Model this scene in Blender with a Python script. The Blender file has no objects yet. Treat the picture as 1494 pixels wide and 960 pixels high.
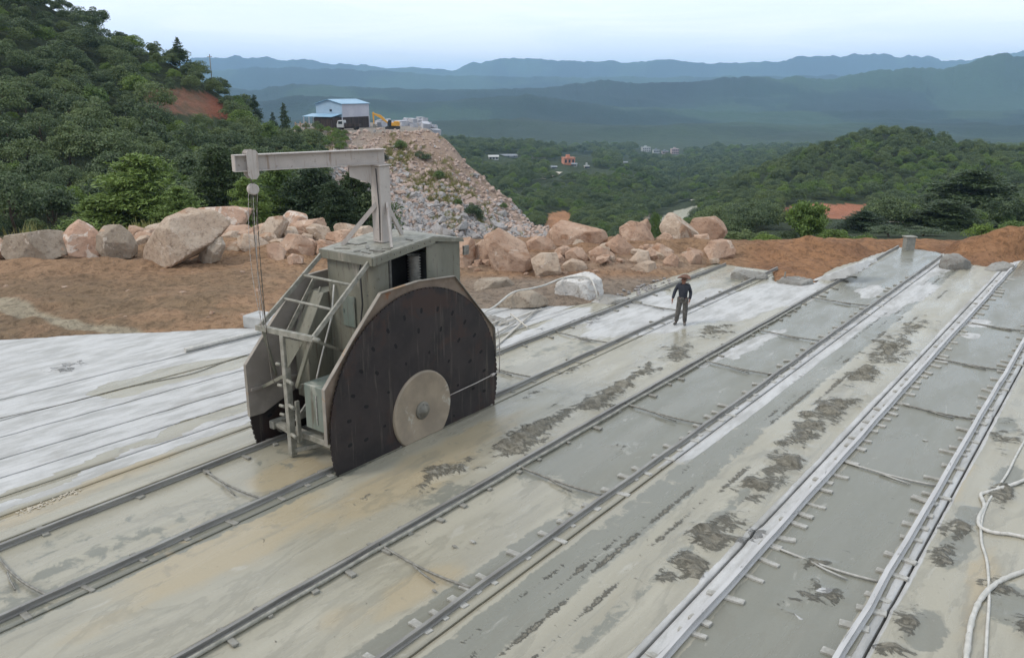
import bpy, math, random
import numpy as np
from mathutils import Vector, Matrix, Euler
random.seed(7); rng = np.random.default_rng(7)
SC = bpy.context.scene
COL = SC.collection
R = math.radians

# ------------------------------------------------------------------ camera model (world Y runs along the rails)
F = 1200.0; CX, CY = 747.0, 480.0; PITCH = math.atan(348/1200); YAW = math.atan(963/1249.4); H = 7.7
cP, sP, cW, sW = math.cos(PITCH), math.sin(PITCH), math.cos(YAW), math.sin(YAW)
def ray(px, py):
    x = (px-CX)/F; y = -(py-CY)/F
    fy = cP + y*sP; z = -sP + y*cP
    return np.array((x*cW - fy*sW, x*sW + fy*cW, z))
def gnd(px, py, z=0.0):
    r = ray(px, py); t = (z-H)/r[2]
    return (r[0]*t, r[1]*t)
def proj(X, Y, Z):
    a = X*cW + Y*sW; b = -X*sW + Y*cW; c = Z-H
    d = b*cP - c*sP; u = b*sP + c*cP
    d = np.where(np.abs(d) < 1e-3, 1e-3, d)
    return CX + F*a/d, CY - F*u/d, b
def ab2xy(a, b): return a*cW - b*sW, a*sW + b*cW
def slope_of(py):
    k = (CY-py)/F
    return (k*cP - sP)/(cP + k*sP)
def tan_of(px, py):
    s = slope_of(py)
    return (px-CX)/F*(cP - s*sP)

# ------------------------------------------------------------------ noise
def _hash(ix, iy, seed):
    n = (ix.astype(np.int64)*374761393 + iy.astype(np.int64)*668265263 + seed*1442695041) & 0x7fffffff
    n = ((n ^ (n >> 13))*1274126177) & 0x7fffffff
    return ((n ^ (n >> 16)) & 0xffff)/65535.0
def vnoise(x, y, seed=0):
    x = np.asarray(x, float); y = np.asarray(y, float)
    ix = np.floor(x).astype(np.int64); iy = np.floor(y).astype(np.int64)
    fx = x-ix; fy = y-iy
    fx = fx*fx*(3-2*fx); fy = fy*fy*(3-2*fy)
    a = _hash(ix, iy, seed); b = _hash(ix+1, iy, seed); c = _hash(ix, iy+1, seed); d = _hash(ix+1, iy+1, seed)
    return (a*(1-fx)+b*fx)*(1-fy) + (c*(1-fx)+d*fx)*fy
def fbm(x, y, scale, octv=4, seed=0):
    x = np.asarray(x, float)/scale; y = np.asarray(y, float)/scale
    s = 0; a = 1; t = 0
    for i in range(octv):
        s = s + a*(vnoise(x, y, seed+i*17)*2-1); t += a; a *= .5; x = x*2.03+11.3; y = y*2.03+5.1
    return s/t
def smooth(e0, e1, x):
    t = np.clip((np.asarray(x, float)-e0)/(e1-e0), 0, 1); return t*t*(3-2*t)
def inpoly(px, py, poly):
    inside = np.zeros(np.shape(px), bool); n = len(poly)
    for i in range(n):
        x1, y1 = poly[i]; x2, y2 = poly[(i+1) % n]
        c = ((y1 > py) != (y2 > py)) & (px < (x2-x1)*(py-y1)/((y2-y1) if y2 != y1 else 1e-9)+x1)
        inside ^= c
    return inside
def sdpoly(x, y, poly):           # signed distance, positive inside
    d = np.full(np.shape(x), 1e9); n = len(poly)
    for i in range(n):
        x1, y1 = poly[i]; x2, y2 = poly[(i+1) % n]
        dx, dy = x2-x1, y2-y1
        t = np.clip(((x-x1)*dx+(y-y1)*dy)/(dx*dx+dy*dy+1e-12), 0, 1)
        d = np.minimum(d, np.hypot(x-x1-t*dx, y-y1-t*dy))
    return np.where(inpoly(x, y, poly), d, -d)

# ------------------------------------------------------------------ materials
def nodes_of(m):
    m.use_nodes = True; nt = m.node_tree; nt.nodes.clear(); return nt
def N(nt, t, **kw):
    n = nt.nodes.new(t)
    for k, v in kw.items():
        if k.startswith('i_'): n.inputs[k[2:].replace('_', ' ')].default_value = v
        else: setattr(n, k, v)
    return n
def ramp(nt, pts):
    r = nt.nodes.new('ShaderNodeValToRGB'); e = r.color_ramp.elements
    while len(e) < len(pts): e.new(.5)
    for i, (p, c) in enumerate(pts):
        e[i].position = p; e[i].color = (*c, 1) if len(c) == 3 else c
    return r
def mixc(nt, fac, a, b, mode='MIX'):
    m = nt.nodes.new('ShaderNodeMix'); m.data_type = 'RGBA'; m.blend_type = mode
    for i, s in ((0, fac), (6, a), (7, b)):
        if hasattr(s, 'links'): nt.links.new(s, m.inputs[i])
        elif i == 0: m.inputs[0].default_value = s
        else: m.inputs[i].default_value = (*s, 1)
    return m.outputs[2]
def noise(nt, scale, detail=5, rough=.55, vec=None, dist=0):
    n = N(nt, 'ShaderNodeTexNoise'); n.inputs['Scale'].default_value = scale; n.inputs['Detail'].default_value = detail
    n.inputs['Roughness'].default_value = rough; n.inputs['Distortion'].default_value = dist
    if vec is not None: nt.links.new(vec, n.inputs['Vector'])
    return n.outputs['Fac']
def mathn(nt, op, a, b=0, clamp=False):
    m = nt.nodes.new('ShaderNodeMath'); m.operation = op; m.use_clamp = clamp
    for i, s in enumerate((a, b)):
        if hasattr(s, 'links'): nt.links.new(s, m.inputs[i])
        else: m.inputs[i].default_value = s
    return m.outputs[0]
def sstep(nt, v, a, b):
    m = nt.nodes.new('ShaderNodeMapRange'); m.interpolation_type = 'SMOOTHSTEP'
    nt.links.new(v, m.inputs[0]); m.inputs[1].default_value = a; m.inputs[2].default_value = b
    return m.outputs[0]
def coords(nt, scale=(1, 1, 1), obj=True):
    t = N(nt, 'ShaderNodeTexCoord'); mp = N(nt, 'ShaderNodeMapping'); mp.inputs['Scale'].default_value = scale
    nt.links.new(t.outputs['Object' if obj else 'Generated'], mp.inputs[0]); return mp.outputs[0]
def finish(nt, color, rough=.7, metal=0.0, bump=None, bstr=.3, bdist=.02, spec=.5):
    b = N(nt, 'ShaderNodeBsdfPrincipled'); o = N(nt, 'ShaderNodeOutputMaterial')
    for sock, v in (('Base Color', color), ('Roughness', rough), ('Metallic', metal), ('Specular IOR Level', spec)):
        if hasattr(v, 'links'): nt.links.new(v, b.inputs[sock])
        else: b.inputs[sock].default_value = (*v, 1) if isinstance(v, tuple) else v
    if bump is not None:
        bn = N(nt, 'ShaderNodeBump'); bn.inputs['Strength'].default_value = bstr; bn.inputs['Distance'].default_value = bdist
        nt.links.new(bump, bn.inputs['Height']); nt.links.new(bn.outputs[0], b.inputs['Normal'])
    nt.links.new(b.outputs[0], o.inputs[0]); return b
def newmat(name):
    m = bpy.data.materials.new(name); return m, nodes_of(m)
def mottled(name, c1, c2, scale=3, rough=.7, metal=0, bstr=.3, bdist=.01, stretch=(1, 1, 1), c3=None, s3=1.3, lo=.35, hi=.65, t3=.55, c4=None):
    m, nt = newmat(name); v = coords(nt, stretch)
    n = noise(nt, scale, 6, .6, v)
    c = mixc(nt, sstep(nt, n, lo, hi), c1, c2)
    if c3 is not None: c = mixc(nt, sstep(nt, noise(nt, s3, 5, .65, v, .4), t3, t3+.1), c, c3)
    if c4 is not None:
        v4 = coords(nt, (6, 6, .35)); c = mixc(nt, mathn(nt, 'MULTIPLY', sstep(nt, noise(nt, 1.6, 6, .65, v4, .3), .56, .68), .75), c, c4)
        c = mixc(nt, mathn(nt, 'MULTIPLY', sstep(nt, noise(nt, 14, 6, .7, v), .60, .68), .6), c, tuple(x*.55 for x in c4))
    finish(nt, c, rough, metal, noise(nt, scale*4, 4, .6, v), bstr, bdist); return m

M = {}
M['steel_grey'] = mottled('grey_painted_steel', (.15, .147, .113), (.205, .198, .155), 1.2, .6, 0, .15, .004, (1, 1, .35), (.36, .325, .27), .75, t3=.56, c4=(.10, .075, .05))
M['rim_tan'] = mottled('tan_stained_rim', (.22, .195, .165), (.30, .27, .23), 2, .7, 0, .2, .004, c3=(.30, .19, .11), s3=2.2, t3=.57)
M['hub'] = mottled('grey_brown_hub', (.15, .14, .115), (.22, .20, .16), 4, .55, .2)
M['green_steel'] = mottled('dull_green_steel', (.125, .155, .13), (.175, .195, .165), 3, .55, 0, .15, .004, (1, 1, .4), (.33, .33, .28), 1.6, t3=.62, c4=(.09, .07, .045))
M['crane_paint'] = mottled('pinkish_grey_crane_paint', (.40, .36, .33), (.46, .42, .385), 2, .6, 0, .1, .003, c3=(.33, .29, .25), s3=5, t3=.68, c4=(.24, .17, .12))
M['tie_steel'] = mottled('slurry_coated_steel', (.20, .195, .16), (.32, .305, .26), 6, .6, .1, .2, .004, c3=(.13, .12, .10), s3=9, t3=.62)
M['blade'] = mottled('dark_worn_blade_steel', (.024, .020, .020), (.042, .033, .032), 1.2, .55, .35, .1, .002, c3=(.05, .030, .025), s3=.8, t3=.52, c4=(.10, .085, .07))
M['slot'] = mottled('black_slot_shade_and_eyes', (.006, .006, .006), (.01, .01, .01), 5, .9)  # darkness of the blade holes put into colour; also eyes and mouth
M['flange'] = mottled('slurry_stained_flange', (.34, .275, .20), (.24, .195, .145), 1.3, .6, .1, .1, .002, c3=(.48, .45, .38), s3=1.6, t3=.60)
M['rust'] = mottled('rusty_guard_steel', (.17, .125, .09), (.23, .175, .13), 3, .8, 0, .3, .006, c3=(.22, .10, .05), s3=3.5, t3=.6)
M['guard_in'] = mottled('brown_grey_guard_plate', (.20, .175, .15), (.27, .24, .21), 1.5, .7, 0, .15, .004, c3=(.15, .15, .13), s3=1.5, t3=.6)
M['rail'] = mottled('worn_rail_steel', (.20, .19, .175), (.30, .29, .265), 7, .5, .3, .15, .003, (1, .15, 1), (.12, .10, .085), 12, t3=.62)
M['rail_pale'] = mottled('powder_dusted_rail', (.42, .41, .40), (.50, .49, .48), 7, .6, .1, .15, .003, (1, .15, 1), (.22, .21, .20), 12, t3=.60)
M['block'] = mottled('pale_wooden_block', (.27, .26, .23), (.40, .39, .36), 9, .8, 0, .3, .004, c3=(.24, .23, .20), s3=14, t3=.6)
M['block_dark'] = mottled('dark_slurry_block', (.16, .15, .13), (.24, .23, .20), 9, .8, 0, .3, .004)
M['rod'] = mottled('muddy_tie_rod_steel', (.15, .14, .12), (.26, .25, .22), 9, .6, .2)
M['rod_pale'] = mottled('pale_tie_rod_steel', (.34, .33, .30), (.42, .41, .38), 9, .6, .1)
M['chain'] = mottled('greasy_chain', (.10, .09, .075), (.17, .15, .12), 20, .5, .5)
M['hose'] = mottled('pale_dusty_hose', (.42, .41, .37), (.54, .52, .48), 7, .6, 0, .2, .004, c3=(.30, .28, .24), s3=8, t3=.6)
M['concrete'] = mottled('grey_cast_box', (.20, .20, .175), (.27, .265, .235), 5, .8)
M['blue_roof'] = mottled('blue_sheet_roof', (.22, .38, .52), (.28, .43, .56), .3, .45)
M['blue_wall'] = mottled('pale_blue_sheet_wall', (.34, .46, .58), (.39, .50, .61), .4, .6)
M['white_wall'] = mottled('whitish_lilac_sheet_wall', (.44, .44, .50), (.50, .50, .55), .4, .6)
M['bay_shade_and_bed'] = mottled('dark_bay_shade_and_truck_bed', (.025, .02, .02), (.06, .045, .04), 1.5, .9, stretch=(2, 2, .2))  # colour stands for shade inside the shed bays; also the truck bed
M['yellow'] = mottled('yellow_digger_paint', (.62, .30, .035), (.70, .37, .06), 1, .5)
M['black'] = mottled('black_rubber', (.02, .02, .02), (.035, .035, .035), 3, .7)
M['white'] = mottled('white_paint', (.46, .47, .48), (.52, .52, .52), 2, .5)
M['glass'] = mottled('dark_window_glass', (.03, .04, .05), (.04, .05, .06), 2, .15)
M['orange_wall'] = mottled('orange_brick_wall', (.50, .20, .12), (.56, .25, .16), .5, .8)
M['house_white'] = mottled('whitewashed_wall', (.42, .42, .41), (.48, .48, .47), .5, .8)
M['house_pink'] = mottled('dull_pink_wall', (.40, .30, .30), (.45, .35, .34), .5, .8)
M['roof_grey'] = mottled('grey_house_roof', (.20, .22, .25), (.28, .29, .31), .5, .8)
M['timber'] = mottled('weathered_timber', (.42, .39, .34), (.52, .49, .43), 5, .8, stretch=(1, .2, 1))
M['bark'] = mottled('brown_bark', (.07, .05, .035), (.13, .095, .07), 4, .9, stretch=(1, 1, .3))
M['skin'] = mottled('tanned_skin', (.22, .10, .065), (.27, .13, .085), 8, .6)
M['jacket'] = mottled('black_blue_jacket', (.016, .019, .028), (.034, .038, .052), 8, .85)
M['trouser'] = mottled('dusty_dark_trousers', (.055, .05, .046), (.12, .112, .10), 7, .9, c3=(.17, .16, .14), s3=5, t3=.60)
M['hat'] = mottled('brown_straw_hat', (.12, .06, .04), (.17, .09, .06), 14, .9)
M['boot'] = mottled('dusty_boots', (.05, .05, .045), (.14, .13, .12), 9, .9)
M['grey_stone'] = mottled('grey_cut_stone', (.33, .34, .38), (.46, .46, .49), .8, .8)
M['path'] = mottled('pale_dirt_track', (.42, .37, .29), (.50, .45, .37), .3, .9)
M['riverbed'] = mottled('pale_milky_riverbed', (.40, .40, .34), (.50, .49, .42), .08, .6)
M['powder_block'] = mottled('powdered_granite_block', (.36, .36, .35), (.46, .46, .45), 2, .85, 0, .4, .02, c3=(.30, .29, .26), s3=1.5, t3=.60)

def stone_mat(name, a, b, vein, vs=1.2, t=.60, patch=None):
    m, nt = newmat(name); v = coords(nt)
    oi = N(nt, 'ShaderNodeObjectInfo')
    add = N(nt, 'ShaderNodeVectorMath'); add.operation = 'ADD'
    sc = N(nt, 'ShaderNodeVectorMath'); sc.operation = 'SCALE'; sc.inputs[0].default_value = (37, 17, 51)
    nt.links.new(oi.outputs['Random'], sc.inputs['Scale']); nt.links.new(v, add.inputs[0]); nt.links.new(sc.outputs[0], add.inputs[1])
    v = add.outputs[0]
    c = mixc(nt, sstep(nt, noise(nt, .9, 5, .6, v, .5), .38, .62), a, b)
    c = mixc(nt, sstep(nt, noise(nt, vs, 6, .62, v, 1.2), t, t+.06), c, vein)
    if patch: c = mixc(nt, sstep(nt, noise(nt, .8, 4, .6, v, .8), .58, .66), c, patch)
    c = mixc(nt, mathn(nt, 'MULTIPLY', sstep(nt, noise(nt, 5, 6, .72, v), .48, .72), .6), c, (.10, .065, .045))
    g = N(nt, 'ShaderNodeNewGeometry'); sep = N(nt, 'ShaderNodeSeparateXYZ'); nt.links.new(g.outputs['Normal'], sep.inputs[0])
    h = mathn(nt, 'ADD', noise(nt, 3, 8, .65, v), mathn(nt, 'MULTIPLY', noise(nt, 14, 5, .6, v), .35))
    finish(nt, c, .9, 0, h, .8, .13, .25); return m
M['rock_tan'] = stone_mat('tan_pink_granite', (.385, .25, .175), (.46, .325, .24), (.55, .43, .34), patch=(.32, .19, .12))
M['rock_pale'] = stone_mat('pale_cream_granite', (.42, .32, .24), (.48, .385, .30), (.55, .46, .38), patch=(.36, .23, .15))
M['rock_grey'] = stone_mat('grey_weathered_granite', (.29, .235, .18), (.37, .31, .245), (.50, .43, .36), patch=(.42, .28, .19))
M['rock_pink'] = stone_mat('veined_pink_granite', (.44, .28, .20), (.50, .34, .25), (.62, .52, .44), 1.0, .52)
M['rock_white'] = stone_mat('whitewashed_granite', (.56, .54, .51), (.62, .60, .57), (.46, .43, .39), 1.0, .6, patch=(.38, .29, .22))
M['rubble_grey'] = stone_mat('grey_rubble_stone', (.29, .275, .265), (.39, .365, .355), (.47, .44, .42))
M['slab_grey'] = stone_mat('grey_slab_granite', (.22, .21, .19), (.31, .30, .275), (.40, .39, .37))
M['rubble_pink'] = stone_mat('pinkish_rubble_stone', (.40, .30, .25), (.47, .36, .30), (.55, .45, .39))

def leaf_mat(name, dark, light, hue=None):
    m, nt = newmat(name)
    oi = N(nt, 'ShaderNodeObjectInfo'); at = N(nt, 'ShaderNodeAttribute'); at.attribute_name = 'clump'
    c = mixc(nt, at.outputs['Fac'], dark, light)
    if hue is None: hue = (light[0]*1.12, light[1]*1.1, light[2]*.9)
    c = mixc(nt, sstep(nt, oi.outputs['Random'], .3, 1.0), c, mixc(nt, at.outputs['Fac'], tuple(.7*x for x in hue), hue))
    b = N(nt, 'ShaderNodeBsdfPrincipled'); b.inputs['Roughness'].default_value = .55; b.inputs['Specular IOR Level'].default_value = .35
    nt.links.new(c, b.inputs['Base Color'])
    tr = N(nt, 'ShaderNodeBsdfTranslucent'); nt.links.new(c, tr.inputs[0])
    mx = N(nt, 'ShaderNodeMixShader'); mx.inputs[0].default_value = .28
    nt.links.new(b.outputs[0], mx.inputs[1]); nt.links.new(tr.outputs[0], mx.inputs[2])
    o = N(nt, 'ShaderNodeOutputMaterial'); nt.links.new(mx.outputs[0], o.inputs[0]); return m
M['leaf'] = leaf_mat('dark_broad_leaves', (.040, .066, .030), (.145, .195, .085))
M['leaf_bright'] = leaf_mat('fresh_green_leaves', (.075, .125, .030), (.165, .245, .055))
M['needle'] = leaf_mat('pine_needles', (.075, .125, .035), (.19, .27, .07))
M['needle_dark'] = leaf_mat('dark_pine_needles', (.028, .050, .024), (.062, .095, .042))
M['grass'] = leaf_mat('dry_yellow_green_grass', (.15, .15, .045), (.27, .26, .095))

# ------------------------------------------------------------------ objects
def tag(o, label=None, cat=None, group=None, kind=None):
    if label: o['label'] = label
    if cat: o['category'] = cat
    if group: o['group'] = group
    if kind: o['kind'] = kind
    return o
def empty(name, loc=(0, 0, 0), rz=0.0):
    o = bpy.data.objects.new(name, None); COL.objects.link(o); o.location = loc; o.rotation_euler = (0, 0, rz)
    o.empty_display_size = .2; return o
def link_mesh(name, me, parent=None):
    o = bpy.data.objects.new(name, me); COL.objects.link(o)
    if parent is not None: o.parent = parent
    return o
def np_mesh(name, V, Fq, smoothf=False, mat=None, attrs=None):
    """V (n,3), Fq (m,k) all faces of k corners"""
    V = np.asarray(V, np.float32); Fq = np.asarray(Fq, np.int32); k = Fq.shape[1]
    me = bpy.data.meshes.new(name); me.vertices.add(len(V)); me.vertices.foreach_set('co', V.ravel())
    me.loops.add(Fq.size); me.loops.foreach_set('vertex_index', Fq.ravel())
    me.polygons.add(len(Fq)); me.polygons.foreach_set('loop_start', np.arange(0, Fq.size, k, dtype=np.int32))
    me.update(calc_edges=True); me.validate()
    me.polygons.foreach_set('use_smooth', np.full(len(me.polygons), smoothf, bool))
    for an, (tp, data) in (attrs or {}).items():
        a = me.attributes.new(an, tp, 'POINT')
        a.data.foreach_set('color' if tp == 'FLOAT_COLOR' else 'value', np.asarray(data, np.float32).ravel())
    if mat: me.materials.append(mat)
    return me

class MB:
    def __init__(s): s.v = []; s.f = []; s.m = []; s.sm = []; s.cur = 0
    def _add(s, vs, fs, sm=False):
        n = len(s.v); s.v += [tuple(v) for v in vs]
        for f in fs: s.f.append(tuple(i+n for i in f)); s.m.append(s.cur); s.sm.append(sm)
        return s
    def box(s, x0, x1, y0, y1, z0, z1):
        v = [(x, y, z) for z in (z0, z1) for y in (y0, y1) for x in (x0, x1)]
        return s._add(v, [(0, 2, 3, 1), (4, 5, 7, 6), (0, 1, 5, 4), (2, 6, 7, 3), (0, 4, 6, 2), (1, 3, 7, 5)])
    def prism(s, pts, d, z=None):   # pts: list of 3D points of a planar polygon, d: extrusion vector
        n = len(pts); d = Vector(d); a = [Vector(p) for p in pts]; b = [p+d for p in a]
        fs = [tuple(range(n))[::-1], tuple(range(n, 2*n))] + [(i, (i+1) % n, n+(i+1) % n, n+i) for i in range(n)]
        return s._add(a+b, fs)
    def bar(s, p, q, w=.06, h=None, up=(0, 0, 1)):
        h = h or w; p = Vector(p); q = Vector(q); d = (q-p)
        if d.length < 1e-6: return s
        d.normalize(); u = Vector(up)
        if abs(d.dot(u)) > .98: u = Vector((1, 0, 0))
        sd = d.cross(u).normalized(); u = sd.cross(d).normalized()
        v = [c+sd*w/2*i+u*h/2*j for c in (p, q) for i, j in ((-1, -1), (1, -1), (1, 1), (-1, 1))]
        return s._add(v, [(3, 2, 1, 0), (4, 5, 6, 7), (0, 1, 5, 4), (1, 2, 6, 5), (2, 3, 7, 6), (3, 0, 4, 7)])
    def tube(s, pts, r, n=10, caps=True, radii=None):
        pts = [Vector(p) for p in pts]; rings = []; up = None; n0 = len(s.v); vs = []
        for i, p in enumerate(pts):
            d = (pts[min(i+1, len(pts)-1)]-pts[max(i-1, 0)]).normalized()
            if up is None: up = Vector((0, 0, 1)) if abs(d.z) < .9 else Vector((1, 0, 0))
            sd = d.cross(up).normalized(); u2 = sd.cross(d).normalized(); up = u2
            rr = radii[i] if radii else r
            vs += [p+(sd*math.cos(a)+u2*math.sin(a))*rr for a in [2*math.pi*k/n for k in range(n)]]
        fs = [(i*n+k, i*n+(k+1) % n, (i+1)*n+(k+1) % n, (i+1)*n+k) for i in range(len(pts)-1) for k in range(n)]
        s._add(vs, fs, True)
        if caps:
            L = len(pts)-1; m0 = n0
            s.f.append(tuple(m0+k for k in range(n))[::-1]); s.m.append(s.cur); s.sm.append(False)
            s.f.append(tuple(m0+L*n+k for k in range(n))); s.m.append(s.cur); s.sm.append(False)
        return s
    def lathe(s, prof, c, axis='x', n=48, sm=True):   # prof list of (axial, radius)
        vs = []
        for (h, r) in prof:
            for k in range(n):
                a = 2*math.pi*k/n
                if axis == 'x': vs.append((c[0]+h, c[1]+r*math.cos(a), c[2]+r*math.sin(a)))
                elif axis == 'z': vs.append((c[0]+r*math.cos(a), c[1]+r*math.sin(a), c[2]+h))
                else: vs.append((c[0]+r*math.cos(a), c[1]+h, c[2]+r*math.sin(a)))
        fs = [(i*n+k, i*n+(k+1) % n, (i+1)*n+(k+1) % n, (i+1)*n+k) for i in range(len(prof)-1) for k in range(n)]
        s._add(vs, fs, sm)
        return s
    def mesh(s, name, mats, bevel=0):
        me = bpy.data.meshes.new(name); me.from_pydata(s.v, [], s.f)
        for i, p in enumerate(me.polygons): p.material_index = s.m[i]; p.use_smooth = s.sm[i]
        for m in (mats if isinstance(mats, (list, tuple)) else [mats]): me.materials.append(m)
        import bmesh
        bm = bmesh.new(); bm.from_mesh(me); bmesh.ops.recalc_face_normals(bm, faces=bm.faces)
        if bevel: bmesh.ops.bevel(bm, geom=[e for e in bm.edges if e.is_manifold and e.calc_face_angle(0) > .5 and not (e.link_faces[0].smooth and e.link_faces[1].smooth)], offset=bevel, segments=1, affect='EDGES')
        bm.to_mesh(me); bm.free(); return me
    def build(s, name, mats, parent=None, bevel=0, origin=None):
        o = link_mesh(name, s.mesh(name, mats, bevel), parent)
        if origin is not None:
            o.data.transform(Matrix.Translation(-Vector(origin))); o.location = origin
        return o
def copy_tree(o, parent=None):
    c = o.copy(); COL.objects.link(c); c.parent = parent
    for ch in list(o.children): copy_tree(ch, c)
    return c

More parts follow.
